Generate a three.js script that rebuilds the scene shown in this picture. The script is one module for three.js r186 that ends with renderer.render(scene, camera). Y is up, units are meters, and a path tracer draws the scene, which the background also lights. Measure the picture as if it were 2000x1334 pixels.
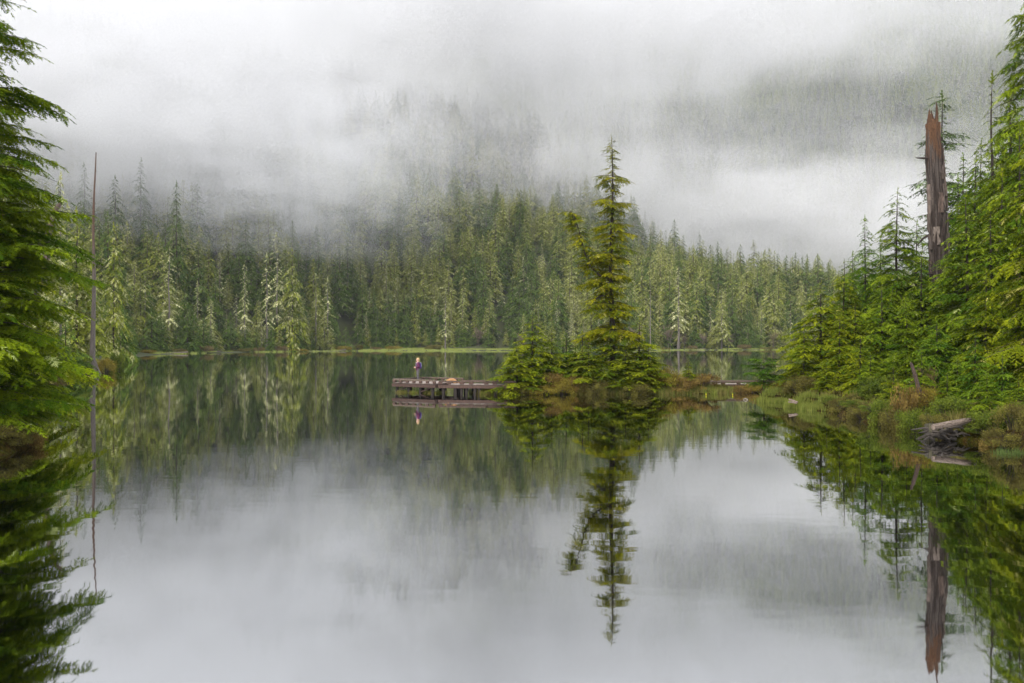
import * as THREE from 'three';
import { mergeGeometries, mergeVertices } from 'three/addons/utils/BufferGeometryUtils.js';
import { MarchingCubes } from 'three/addons/objects/MarchingCubes.js';
import { createNoise2D, createNoise3D } from 'simplex-noise';

// ---------------------------------------------------------------- camera, sky, sun, exposure
const scene = new THREE.Scene();
const EYE = 3.8, FOCAL = 1600;                       // metres above the water; photo pixels
const camera = new THREE.PerspectiveCamera(2 * Math.atan(667 / FOCAL) * 180 / Math.PI, 1.5, 0.1, 6000);
camera.position.set(0, EYE, 0);
camera.lookAt(0, EYE, -100);
const renderer = new THREE.WebGLRenderer({ antialias: true });
renderer.toneMapping = THREE.LinearToneMapping;
renderer.toneMappingExposure = 2.25;
renderer.shadowMap.enabled = true;

const SKY_HORIZON = 0.58, MIST_ALBEDO = 0.79;
{ // thin overcast: about twice as bright overhead as at the horizon, with faint cloud relief
  const W = 512, H = 256, data = new Float32Array(W * H * 4), n3 = createNoise3D(seeded(91));
  for (let y = 0; y < H; y++) for (let x = 0; x < W; x++) {
    const el = ((y + 0.5) / H - 0.5) * Math.PI, az = (x + 0.5) / W * 2 * Math.PI;
    const cx = Math.cos(el) * Math.cos(az), cy = Math.sin(el), cz = Math.cos(el) * Math.sin(az);
    const cloud = 1 + 0.03 * n3(cx * 3, cy * 6, cz * 3) + 0.02 * n3(cx * 8, cy * 15, cz * 8);
    const L = SKY_HORIZON * (1 + 1.1 * Math.max(0, cy)) * cloud, i = (y * W + x) * 4;
    data[i] = L * 0.97; data[i + 1] = L * 0.985; data[i + 2] = L * 1.04; data[i + 3] = 1;
  }
  const sky = new THREE.DataTexture(data, W, H, THREE.RGBAFormat, THREE.FloatType);
  sky.mapping = THREE.EquirectangularReflectionMapping; sky.magFilter = THREE.LinearFilter; sky.needsUpdate = true;
  scene.background = sky; scene.environment = sky;
}
const sun = new THREE.DirectionalLight(0xfff6ea, 1.5);
sun.position.set(-150, 230, 130); sun.target.position.set(0, 0, -60);
sun.shadow.radius = 26; sun.castShadow = true;
Object.assign(sun.shadow.camera, { left: -200, right: 200, top: 200, bottom: -200, near: 1, far: 900 });
scene.add(sun, sun.target);
scene.fog = new THREE.FogExp2(0xdfe3ea, 0.00009);

// ---------------------------------------------------------------- helpers
function seeded(a) { return () => { a = (a + 0x6d2b79f5) | 0; let t = Math.imul(a ^ (a >>> 15), 1 | a); t = (t + Math.imul(t ^ (t >>> 7), 61 | t)) ^ t; return ((t ^ (t >>> 14)) >>> 0) / 4294967296; }; }
const noise2 = createNoise2D(seeded(7)), noise3 = createNoise3D(seeded(8));
const fbm = (x, y, o = 4) => { let s = 0, a = 0.5; for (let i = 0; i < o; i++) { s += a * noise2(x, y); x = x * 2.03 + 9.1; y = y * 2.03 - 4.7; a *= 0.5; } return s; };
const clamp = (x, a = 0, b = 1) => Math.min(b, Math.max(a, x)), lerp = (a, b, t) => a + (b - a) * t;
const smooth = (a, b, x) => { const t = clamp((x - a) / (b - a)); return t * t * (3 - 2 * t); };
const add = (a, b, k = 1) => [a[0] + b[0] * k, a[1] + b[1] * k, a[2] + b[2] * k];
const sub = (a, b) => [a[0] - b[0], a[1] - b[1], a[2] - b[2]];
const cross = (a, b) => [a[1] * b[2] - a[2] * b[1], a[2] * b[0] - a[0] * b[2], a[0] * b[1] - a[1] * b[0]];
const unit = (a) => { const l = Math.hypot(a[0], a[1], a[2]) || 1; return [a[0] / l, a[1] / l, a[2] / l]; };
const worldX = (px, d) => (px - 1000) / FOCAL * d;
const heightOf = (py, d) => (667 - py) / FOCAL * d + EYE;

const counts = new Map();
function numbered(name) { const n = counts.get(name) ?? 0; counts.set(name, n + 1); return n ? name + '_' + String(n).padStart(3, '0') : name; }
function tag(o, label, category, group, kind) {
  if (label) o.userData.label = label;
  if (category) o.userData.category = category;
  if (group) o.userData.group = group;
  if (kind) o.userData.kind = kind;
  return o;
}
function meshOf(name, geometry, material, parent) {
  const m = new THREE.Mesh(geometry, material); m.name = parent === scene ? numbered(name) : name;
  m.castShadow = m.receiveShadow = true; parent.add(m); return m;
}
function thing(name, label, category, [x, y, z] = [0, 0, 0], turn = 0, group) {
  const o = new THREE.Group(); o.name = numbered(name); o.position.set(x, y, z); o.rotation.y = turn; scene.add(o);
  return tag(o, label, category, group);
}

class Tris {                                          // loose triangles with colours, flat shaded
  constructor() { this.p = []; this.c = []; }
  tri(a, b, c, k) { this.p.push(a[0], a[1], a[2], b[0], b[1], b[2], c[0], c[1], c[2]); for (let i = 0; i < 3; i++) this.c.push(k[0], k[1], k[2]); }
  get count() { return this.p.length / 9; }
  build() {
    const g = new THREE.BufferGeometry();
    g.setAttribute('position', new THREE.Float32BufferAttribute(this.p, 3));
    g.setAttribute('color', new THREE.Float32BufferAttribute(this.c, 3));
    return g;
  }
}
class Tubes {                                         // round tapered limbs, smooth, uv in metres
  constructor() { this.p = []; this.n = []; this.u = []; this.i = []; this.c = []; }
  tube(pts, radii, sides, color = [1, 1, 1], rough, cap) {
    const base = this.p.length / 3; let len = 0, ref = [0.3, 0.1, 1];
    pts.forEach((p, k) => {
      const t = unit(sub(pts[Math.min(k + 1, pts.length - 1)], pts[Math.max(k - 1, 0)]));
      if (Math.abs(t[0] * ref[0] + t[1] * ref[1] + t[2] * ref[2]) > 0.95) ref = [1, 0.2, 0];
      const a = unit(cross(t, ref)), b = cross(a, t);
      if (k) len += Math.hypot(...sub(p, pts[k - 1]));
      for (let s = 0; s <= sides; s++) {
        const w = s / sides * 2 * Math.PI, d = add(add([0, 0, 0], a, Math.cos(w)), b, Math.sin(w)), r = radii[k] * (rough ? rough(w, k / (pts.length - 1), p) : 1);
        const v = add(p, d, r), cc = typeof color === 'function' ? color(w, k / (pts.length - 1), p) : color;
        this.p.push(...v); this.n.push(...d); this.u.push(s / sides * 2 * Math.PI * Math.max(radii[0], 0.02), len); this.c.push(...cc);
      }
    });
    for (let k = 0; k < pts.length - 1; k++) for (let s = 0; s < sides; s++) {
      const a = base + k * (sides + 1) + s, b = a + sides + 1;
      this.i.push(a, b, a + 1, b, b + 1, a + 1);
    }
    if (cap) for (const k of [0, pts.length - 1]) {
      const c = this.p.length / 3, t = unit(sub(pts[k], pts[k ? k - 1 : 1])), cc = typeof cap === 'function' ? cap() : Array.isArray(cap) ? cap : [1, 1, 1];
      this.p.push(...pts[k]); this.n.push(...t); this.u.push(0, 0); this.c.push(...cc);
      const first = this.p.length / 3;
      for (let s = 0; s <= sides; s++) { const q = (base + k * (sides + 1) + s) * 3; this.p.push(this.p[q], this.p[q + 1], this.p[q + 2]); this.n.push(...t); this.u.push(s * 0.03, 0.05); this.c.push(...cc); }
      for (let s = 0; s < sides; s++) this.i.push(c, first + s, first + s + 1);
    }
  }
  build() {
    const g = new THREE.BufferGeometry();
    g.setAttribute('position', new THREE.Float32BufferAttribute(this.p, 3));
    g.setAttribute('normal', new THREE.Float32BufferAttribute(this.n, 3));
    g.setAttribute('uv', new THREE.Float32BufferAttribute(this.u, 2));
    g.setAttribute('color', new THREE.Float32BufferAttribute(this.c, 3));
    g.setIndex(this.i); return g;
  }
  computed() { const g = this.build(); g.computeVertexNormals(); return g; }
}

function texture(size, fn, srgb, repeat = 1) {
  const data = new Uint8Array(size * size * 4);
  for (let y = 0; y < size; y++) for (let x = 0; x < size; x++) {
    const v = fn(x / size, y / size), i = (y * size + x) * 4;
    for (let c = 0; c < 3; c++) data[i + c] = clamp(Array.isArray(v) ? v[c] : v) * 255;
    data[i + 3] = 255;
  }
  const t = new THREE.DataTexture(data, size, size); t.wrapS = t.wrapT = THREE.RepeatWrapping; t.magFilter = THREE.LinearFilter;
  if (srgb) t.colorSpace = THREE.SRGBColorSpace;
  t.repeat.set(repeat, repeat); t.needsUpdate = true; return t;
}
const ring = (u, v, f, g = f) => noise3(Math.cos(u * 6.2832) * f * 0.16 + 5, Math.sin(u * 6.2832) * f * 0.16, Math.sin(v * 6.2832) * g * 0.16 + Math.cos(v * 6.2832) * g * 0.11);
const barkColor = texture(256, (u, v) => { const s = 0.72 + 0.16 * ring(u, v, 26, 5) + 0.12 * ring(u, v, 60, 14) + 0.08 * ring(u, v, 90, 90); return [s, s * 0.97, s * 0.94]; }, true);
const barkBump = texture(256, (u, v) => 0.5 + 0.3 * ring(u, v, 30, 5) + 0.2 * ring(u, v, 70, 16));
const woodColor = texture(256, (u, v) => { const s = 0.7 + 0.18 * ring(u, v, 44, 3) + 0.1 * ring(u, v, 90, 7) + 0.1 * ring(u, v, 12, 12); return [s, s * 0.98, s * 0.96]; }, true);
const soilColor = texture(512, (u, v) => { const s = 0.7 + 0.2 * ring(u, v, 30) + 0.14 * ring(u, v, 80), m = clamp(0.5 + ring(u, v, 14)); return [s, s * lerp(0.86, 1.06, m), s * lerp(0.62, 0.5, m)]; }, true);
const soilBump = texture(256, (u, v) => 0.5 + 0.3 * ring(u, v, 30) + 0.2 * ring(u, v, 90));

const rgb = (r, g, b) => new THREE.Color().setRGB(r, g, b);
const bark = (r, g, b) => new THREE.MeshStandardMaterial({ color: rgb(r, g, b), map: barkColor, bumpMap: barkBump, bumpScale: 0.03, roughness: 0.95, vertexColors: true });
const BARK = bark(0.085, 0.066, 0.052), BARK_PALE = bark(0.26, 0.24, 0.215), BARK_RED = bark(0.16, 0.09, 0.065);
const leaf = (r, g, b, t = 0.28) => new THREE.MeshPhysicalMaterial({ color: rgb(r, g, b), vertexColors: true, roughness: 1, specularIntensity: 0.04, transmission: t, thickness: 0, side: THREE.DoubleSide });
const NEEDLE = leaf(1.16, 1.24, 0.9), NEEDLE_COOL = leaf(0.92, 1.16, 1.1), NEEDLE_WARM = leaf(1.42, 1.3, 0.7), NEEDLE_DARK = leaf(0.62, 0.78, 0.95);
const NEEDLE_FAR = leaf(1.05, 1.06, 1);
const LICHEN = leaf(1.2, 1.2, 1.1, 0.3);
const DRY = new THREE.MeshStandardMaterial({ vertexColors: true, roughness: 1 });

// ---------------------------------------------------------------- the lay of the land
const LAKE = [[19, 40], [18, 5], [17.6, -26], [17.3, -31], [17, -37], [17.3, -44], [16.7, -48], [16.5, -52], [17.8, -57], [19, -62], [25, -70], [36, -95], [62, -150], [112, -220], [175, -300], [250, -388],
  [130, -374], [80, -366], [62, -350], [0, -345], [-60, -332], [-78, -310], [-98, -290], [-106, -243], [-89, -184], [-75, -140], [-53, -103], [-50.5, -96], [-47, -91], [-42, -70], [-30, -45], [-21, -34], [-17.6, -31], [-17, -28], [-18.2, -22], [-19, 5], [-19, 40]];
function shoreDistance(x, z) {                        // negative on the lake
  let best = 1e9, inside = false;
  for (let i = 0, j = LAKE.length - 1; i < LAKE.length; j = i++) {
    const [ax, az] = LAKE[j], [bx, bz] = LAKE[i], dx = bx - ax, dz = bz - az;
    const t = clamp(((x - ax) * dx + (z - az) * dz) / (dx * dx + dz * dz));
    best = Math.min(best, Math.hypot(x - ax - dx * t, z - az - dz * t));
    if ((az > z) !== (bz > z) && x < ax + (z - az) / (bz - az) * (bx - ax)) inside = !inside;
  }
  return inside ? -best : best;
}
function landHeight(x, z) {
  const far = smooth(-130, -240, z);
  let s = shoreDistance(x, z);
  s += lerp(0.9, 5, far) * noise2(x * lerp(0.25, 0.03, far), z * lerp(0.25, 0.03, far));
  if (s < 0) return Math.max(-1.5, s * 0.6);
  const near = 0.55 * smooth(0, 0.5, s) + 0.1 * Math.min(s, 30) + 0.35 * fbm(x * 0.35, z * 0.35) * smooth(0, 2, s);
  const w = smooth(250, -60, x + 30 * noise2(x * 0.006, z * 0.006)), start = lerp(4, 34, smooth(-130, -60, x));
  const over = Math.max(0, s - start);
  const hill = 0.25 + 0.012 * Math.min(s, 80) + 0.3 * Math.min(over, 60) * (1 - w) + w * (0.5 * Math.min(over, 420) + 0.2 * Math.max(0, over - 420)) * (1 + 0.25 * noise2(x * 0.008, z * 0.008)) + 6 * fbm(x * 0.02, z * 0.02) * smooth(20, 90, over);
  return lerp(near, hill, far);
}
function islandHeight(x, z) {
  const a = Math.atan2((z + 61.6) * 2.6, x - 8.2), r = Math.hypot((x - 8.2) / 9.4, (z + 61.6) / 3.1) * (1 + 0.12 * noise2(Math.cos(a) * 2.5 + 3, Math.sin(a) * 2.5));
  return 0.62 * (1 - smooth(0.55, 1.12, r)) - 0.22 + 0.1 * fbm(x * 0.8, z * 0.8) * (r < 1 ? 1 : 0);
}
function mountainHeight(x, z) {
  const foot = -z - 800 + 0.12 * x + 60 * noise2(x * 0.0016, 3.3);
  return Math.max(0, foot) * 0.74 * (1 + 0.16 * noise2(x * 0.0035, z * 0.0012)) + 14 * fbm(x * 0.012, z * 0.012) * smooth(0, 60, foot) - 3;
}
function ground(name, x0, x1, z0, z1, step, height, material, keep, label) {
  const nx = Math.round((x1 - x0) / step), nz = Math.round((z1 - z0) / step), p = [], u = [], ix = [], hs = [];
  for (let j = 0; j <= nz; j++) for (let i = 0; i <= nx; i++) {
    const x = x0 + i * step, z = z0 + j * step, h = height(x, z); p.push(x, h, z); u.push(x * 0.2, z * 0.2); hs.push(h);
  }
  for (let j = 0; j < nz; j++) for (let i = 0; i < nx; i++) {
    const a = j * (nx + 1) + i, b = a + nx + 1, x = x0 + (i + 0.5) * step, z = z0 + (j + 0.5) * step;
    if (Math.max(hs[a], hs[a + 1], hs[b], hs[b + 1]) > -0.6 && (!keep || keep(x, z))) ix.push(a, b, a + 1, b, b + 1, a + 1);
  }
  const g = new THREE.BufferGeometry();
  g.setAttribute('position', new THREE.Float32BufferAttribute(p, 3)); g.setAttribute('uv', new THREE.Float32BufferAttribute(u, 2)); g.setIndex(ix);
  g.computeVertexNormals();
  return tag(meshOf(name, g, material, scene), label, undefined, undefined, 'structure');
}
const SOIL = new THREE.MeshPhysicalMaterial({ specularIntensity: 0.15, color: rgb(0.055, 0.048, 0.022), map: soilColor, bumpMap: soilBump, bumpScale: 0.12, roughness: 1 });
const FOREST_FLOOR = new THREE.MeshStandardMaterial({ color: rgb(0.06, 0.08, 0.03), map: soilColor, roughness: 1 });
ground('bank', -75, 75, -128, 8, 0.5, landHeight, SOIL, null, 'mossy brown earth of the near lake banks');
ground('hillside', -760, 640, -1000, -128, 8, landHeight, FOREST_FLOOR, null, 'dark forest floor of the hillside behind the far shore');
ground('mountain', -700, 1500, -1900, -760, 20, mountainHeight, FOREST_FLOOR, null, 'steep forested mountainside fading into cloud');
ground('island_ground', -3, 20, -66.5, -56.5, 0.3, islandHeight, SOIL, (x, z) => islandHeight(x, z) > -0.25, 'low brown earth of the small island');

// water: a still, dark, mirror-like sheet with faint wind ripples
{
  const ripple = texture(1024, (u, v) => {
    let h = 0; const T = 6.28318;
    const rr = seeded(55);
    for (let k = 0; k < 46; k++) {
      const f = 3 + Math.floor(rr() * 44), a = (rr() - 0.5) * 1.3, fx = Math.round(f * Math.sin(a)), fy = Math.round(f * Math.cos(a));
      h += Math.sin(T * (fx * u + fy * v) + rr() * T) / (4 + f);
    }
    return 0.5 + h * 0.22;
  });
  const g = new THREE.PlaneGeometry(1000, 520); g.rotateX(-Math.PI / 2);
  const uv = g.attributes.uv, pos = g.attributes.position;
  g.translate(0, 0, -200);
  for (let i = 0; i < uv.count; i++) uv.setXY(i, pos.getX(i) / 26, pos.getZ(i) / 14);
  const water = new THREE.MeshPhysicalMaterial({ color: rgb(0.55, 0.565, 0.585), metalness: 1, roughness: 0.025, bumpMap: ripple, bumpScale: 0.0026 });
  tag(meshOf('lake_water', g, water, scene), 'still dark lake water mirroring forest and mist', undefined, undefined, 'structure');
}

// ---------------------------------------------------------------- conifers
function spray(B, o, d, n, len, wid, col, k, r) {
  const s = unit(cross(d, n)), w = len / k * 0.56;
  for (let i = 0; i < k; i++) for (const e of [-1, 1]) {
    const t = (i + 0.25 + 0.4 * r()) / k, b = add(add(o, d, len * t), n, -0.12 * len * t * t), l = wid * (1.02 - 0.78 * t) * (0.5 + 0.95 * r());
    const q = unit(add(add(add([0, 0, 0], d, 0.62), s, e * 0.8), n, (r() - 0.7) * 0.9)), j = 0.78 + 0.44 * r();
    B.tri(add(b, d, -w), add(b, d, w), add(b, q, l), [col[0] * j, col[1] * j, col[2] * j]);
  }
  const tip = add(add(o, d, len * 1.05), n, -0.16 * len);
  B.tri(add(o, s, -w * 0.5), add(o, s, w * 0.5), tip, col);
}
function frond(B, o, d, n, len, col, q, k, r) {
  if (len <= 0.4 * q) return spray(B, o, d, n, Math.max(len, 0.16 * q), Math.max(len, 0.16 * q) * 0.62, col, k, r);
  const s = unit(cross(d, n)), m = Math.round(len / (0.17 * q));
  for (let i = 0; i < m; i++) {
    const t = (i + 0.3 + 0.3 * r()) / m, e = i % 2 ? 1 : -1, l = Math.min(0.38 * q, (1 - t) * len * 0.6 + 0.13 * q) * (0.8 + 0.4 * r());
    const p = add(add(o, d, len * t), [0, 1, 0], -0.2 * len * t * t);
    spray(B, p, unit(add(add(add([0, 0, 0], d, 0.7), s, e * 0.72), [0, 1, 0], -0.1 - 0.25 * r())), n, l, l * 0.6, col, k, r);
  }
  spray(B, add(add(o, d, len * 0.9), [0, 1, 0], -0.17 * len), unit(add(d, [0, 1, 0], -0.35)), n, 0.34 * q, 0.2 * q, col, k, r);
}
function bough(o, B, T, Li, base, az, L, r) {
  const { q = 1, k = 5, rise = 0.2, droop = 0.5, wide = 0.45, palette, lichen = 0, bare = 0, limbSides = 3 } = o;
  const pts = [], bend = (r() - 0.5) * 0.35, e0 = rise + (r() - 0.5) * 0.25, dr = droop * (0.7 + 0.6 * r());
  for (let j = 0; j <= 6; j++) { const t = j / 6, a = az + bend * t; pts.push([base[0] + Math.cos(a) * L * t, base[1] + L * (e0 * t - dr * t * t), base[2] + Math.sin(a) * L * t]); }
  const r0 = (o.limb ?? 0.011) * (0.5 + L);
  T.tube(pts.filter((_, j) => j % 2 === 0), [r0, r0 * 0.75, r0 * 0.5, r0 * 0.15], limbSides, o.limbColor);
  const at = (t) => { const f = t * 6, i = Math.min(5, Math.floor(f)); return [add(pts[i], sub(pts[i + 1], pts[i]), f - i), unit(sub(pts[i + 1], pts[i]))]; };
  if (r() < bare) return;
  const m = Math.max(2, Math.round(L / (0.15 * q))), mix = r();
  const roll = (r() - 0.5) * 0.7, from = o.inner ?? 0.1;
  for (let i = 0; i < m; i++) for (const e of [-1, 1]) {
    const t = from + (1 - from) * (i + 0.2 + 0.6 * r()) / m, [p, d] = at(Math.min(t, 0.999));
    if (r() < 0.14) continue;
    const s = unit(cross(d, [0, 1, 0])), n = unit(add([0, 1, 0], s, roll + (r() - 0.5) * 0.8));
    const l = Math.max(0.16 * q, L * wide * Math.pow(Math.max(0.03, 1.02 - t), o.taper ?? 0.8) * Math.min(1, t * 4 + 0.35) * (0.3 + 1.05 * r()));
    const f = clamp(mix * 0.8 + 0.1 + (r() - 0.5) * 1.0), c = [0, 1, 2].map((j) => lerp(palette[0][j], palette[1][j], f)), pale = lichen && r() < lichen;
    frond(B, p, unit(add(add(add([0, 0, 0], d, 0.62), s, e * 0.78), [0, 1, 0], 0.12 - 0.55 * r() - (o.hang ?? 0))), n, l, pale ? palette[2] : c, q, k, r);
  }
  const [p, d] = at(0.985);
  frond(B, p, unit(add(d, [0, 1, 0], -0.15)), [0, 1, 0], Math.min(L * 0.25, 0.4 * q), palette[mix > 0.5 ? 1 : 0], q, k, r);
  if (Li) for (let i = 0; i < L * 5; i++) if (r() < o.hanging) {
    const [h] = at(0.1 + 0.8 * r()), len = 0.18 + 0.5 * r() * r(), g = 0.7 + 0.6 * r(), c = [0.32 * g, 0.36 * g, 0.15 * g], w = 0.025 + 0.03 * r(), a = r() * 6.28;
    for (let j = 0; j < 3; j++) { const off = [(r() - 0.5) * 0.08, -len * (0.6 + 0.4 * r()), (r() - 0.5) * 0.08]; Li.tri(add(h, [Math.cos(a) * w, 0, Math.sin(a) * w]), add(h, [-Math.cos(a + j) * w, 0, -Math.sin(a + j) * w]), add(h, off), c); }
  }
}
function conifer(o) {                                  // { trunk, limbs, crown, lichen } geometries, base at the origin
  const r = seeded(o.seed), B = new Tris(), T = new Tubes(), K = new Tubes(), Li = o.hanging ? new Tris() : null, H = o.H;
  const lean = o.lean ?? 0, axis = (h) => [lean * h * h / H + 0.04 * H * 0.1 * Math.sin(h * 0.5 + o.seed), h, 0.03 * H * 0.1 * Math.cos(h * 0.6 + o.seed)];
  const pts = [], rad = []; const tr = o.trunk ?? H * 0.011 + 0.03;
  for (let j = 0; j <= 14; j++) { const t = j / 14; pts.push(axis(H * t - 0.35 * (1 - t))); rad.push(tr * Math.pow(1 - t, 0.85) * (1 + 0.5 * Math.exp(-t * 22)) + 0.006); }
  K.tube(pts, rad, o.trunkSides ?? 9, o.limbColor, (w, t) => 1 + 0.1 * noise2(Math.cos(w) * 2 + o.seed, t * 14 + Math.sin(w) * 2));
  let az = r() * 6.28;
  for (let h = o.h0 ?? 0.3; h < H * 0.985; h += o.dh * (0.5 + r()) * (o.dhTop ? lerp(1, o.dhTop, h / H) : 1)) {
    az += 2.1 + r() * 1.1;
    let L = o.R * o.profile(h / H) * (0.62 + 0.5 * r());
    if (r() < (o.gap ?? 0.06)) L *= 0.45;
    if (L < 0.05) continue;
    bough(o, B, T, Li, axis(h), az, L, r);
  }
  spray(B, axis(H * 0.96), [0, 1, 0], [1, 0, 0], H * 0.045, H * 0.012 + 0.05 * (o.q ?? 1), o.palette[1], 4, r);
  if (o.extra) o.extra(B, T, Li, r, axis);
  return { trunk: mergeGeometries([K.build(), T.build()]), crown: B.build(), lichen: Li && Li.count ? Li.build() : null, H };
}
const GREEN = [[0.042, 0.08, 0.006], [0.16, 0.2, 0.012], [0.3, 0.31, 0.15]];
const OLIVE = [[0.075, 0.085, 0.012], [0.14, 0.14, 0.018], [0.3, 0.31, 0.15]];
const MOSSY = [[0.055, 0.075, 0.022], [0.1, 0.12, 0.035], [0.36, 0.37, 0.2]];
const cone = (p) => (t) => Math.pow(Math.max(0, 1 - t), p);
const skirted = (t) => Math.pow(1 - t, 0.75) * (0.55 + 0.45 * smooth(0, 0.16, t)) + 0.02;

function plantTree(name, geo, label, at, scale, turn, needles, barkMat, group, thin = 1) {
  const t = thing(name, label, 'tree', at, turn, group);
  t.scale.set(scale * thin, scale, scale * thin);
  meshOf('trunk', geo.trunk, barkMat, t); 
  meshOf('crown', geo.crown, needles, t).userData.kind = 'stuff';
  if (geo.lichen) meshOf('lichen', geo.lichen, LICHEN, t).userData.kind = 'stuff';
  return t;
}

// ---- young hemlocks and the larger near trees, a few shapes of each
const young = [11, 12, 13, 14].map((seed, i) => conifer({ seed, H: 5, R: [2.5, 2.1, 2.7, 2.2][i], dh: 0.06, h0: 0.12, profile: skirted, palette: GREEN, rise: 0.22, droop: 0.42, q: 0.58, k: 4, gap: 0.2 }));
const pole = [21, 22, 23].map((seed, i) => conifer({ seed, H: 12, R: [3.8, 3.2, 4.0][i], dh: 0.09, h0: 0.6, profile: (t) => Math.pow(1 - t, 0.72) * (0.6 + 0.4 * smooth(0, 0.2, t)) + 0.03, palette: GREEN, rise: 0.2, droop: 0.5, q: 0.84, k: 4, bare: 0.06, gap: 0.2, lichen: 0.02, trunk: 0.14 }));
const tallHemlock = [31, 32].map((seed) => conifer({ seed, H: 22, R: 6.0, dh: 0.14, h0: 1.2, profile: (t) => Math.pow(1 - t, 0.6) * (0.7 + 0.3 * smooth(0, 0.15, t)), palette: GREEN, rise: 0.12, droop: 0.5, q: 1.0, k: 4, bare: 0.07, gap: 0.2, lichen: 0.04, hanging: 0.12, trunk: 0.27 }));
const sparseSpruce = conifer({ seed: 41, H: 24, R: 4.4, dh: 0.13, h0: 2, profile: (t) => Math.pow(1 - t, 0.34) * (0.7 + 0.3 * Math.sin(t * 40)), palette: MOSSY, rise: 0.05, droop: 0.25, q: 1.3, k: 4, gap: 0.25, lichen: 0.12, hanging: 0.1, trunk: 0.3 });
const deadTop = conifer({ seed: 44, H: 19, R: 2.6, dh: 0.26, h0: 1.5, profile: (t) => (t > 0.86 ? 0.06 : t > 0.72 ? 0.4 : 0.95), palette: [[0.06, 0.09, 0.014], [0.12, 0.14, 0.02], [0.36, 0.38, 0.17]], rise: 0.1, droop: 0.35, q: 1.1, k: 4, gap: 0.3, bare: 0.1, lichen: 0.14, hanging: 0.3, trunk: 0.2 });

// the big hemlock that leans into the picture at the left
const hero = conifer({ seed: 5, H: 20, R: 4.75, dh: 0.078, h0: 0.5, profile: (t) => (t < 0.42 ? 0.97 : lerp(0.97, 0.06, Math.pow((t - 0.42) / 0.58, 0.85))) * (0.88 + 0.12 * Math.sin(t * 55)), palette: [[0.042, 0.082, 0.004], [0.16, 0.2, 0.008], [0.32, 0.34, 0.16]], rise: 0.14, droop: 0.3, q: 0.7, k: 4, bare: 0.05, gap: 0.2, wide: 0.42, lichen: 0.015, hanging: 0.035, trunk: 0.3, limb: 0.009 });
plantTree('hemlock_tree', hero, 'large drooping hemlock filling the left edge, reaching out of frame', [-19.3, landHeight(-19.3, -30), -30], 1, 0.4, NEEDLE, BARK);

plantTree('hemlock_tree', tallHemlock[0], 'dense hemlock filling the gaps behind the large left-edge hemlock', [worldX(-40, 37), landHeight(worldX(-40, 37), -37) - 0.2, -37], 0.72, 1.9, NEEDLE_WARM, BARK, undefined, 1.25);
plantTree('young_hemlock', young[2], 'low hemlock with boughs over the water under the left-edge hemlock', [worldX(20, 31.5), landHeight(worldX(20, 31.5), -31.5) - 0.1, -31.5], 0.8, 0.9, NEEDLE, BARK, undefined, 1.3);

// the lone spruce on the island with its upswept side limb
const lone = conifer({
  seed: 63, H: 19.1, R: 3.6, dh: 0.074, h0: 3.6, trunk: 0.26, lean: 0.0,
  profile: (t) => Math.pow(1 - t, 0.5) * (0.5 + 0.5 * Math.pow(0.5 + 0.5 * Math.sin(t * 62), 1.3)) + 0.03,
  palette: [[0.055, 0.085, 0.005], [0.19, 0.2, 0.012], [0.3, 0.3, 0.14]], rise: 0.1, droop: 0.26, q: 0.66, k: 4, wide: 0.44, gap: 0.28, bare: 0.1, lichen: 0.03, hanging: 0.05, hang: 0.15, limb: 0.014,
  extra: (B, T, Li, r, axis) => {
    const o = { palette: [[0.055, 0.085, 0.005], [0.19, 0.2, 0.012], [0.3, 0.3, 0.14]], rise: 0.1, droop: 0.3, q: 0.72, k: 4, wide: 0.45, hang: 0.12, limb: 0.014 };
    const limb = (path, radii, n, len) => {
      T.tube(path, radii, 6);
      for (let i = 0; i < n; i++) { const f = (0.25 + 0.75 * i / n) * (path.length - 1), j = Math.min(path.length - 2, Math.floor(f)); bough(o, B, T, null, add(path[j], sub(path[j + 1], path[j]), f - j), r() * 6.28, len * (0.5 + 0.8 * r()), r); }
    };
    limb([[0, 8.2, 0], [-0.9, 8.5, 0.2], [-1.7, 9.3, 0.3], [-2.1, 10.3, 0.35], [-2.35, 11.4, 0.3], [-2.7, 12.6, 0.3], [-3.1, 13.4, 0.2]], [0.1, 0.09, 0.08, 0.065, 0.05, 0.035, 0.015], 80, 1.0);
    limb([[-0.1, 7.2, 0.1], [-0.9, 7.0, 0.3], [-1.6, 6.5, 0.4], [-2.1, 5.8, 0.4]], [0.07, 0.055, 0.04, 0.02], 14, 0.9);
  },
});
{
  const t = plantTree('spruce_tree', lone, 'tall lone ragged spruce with upswept side limb on the island', [worldX(1195, 61.5), 0.2, -61.5], 1, 0, NEEDLE_WARM, BARK);
}

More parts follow.
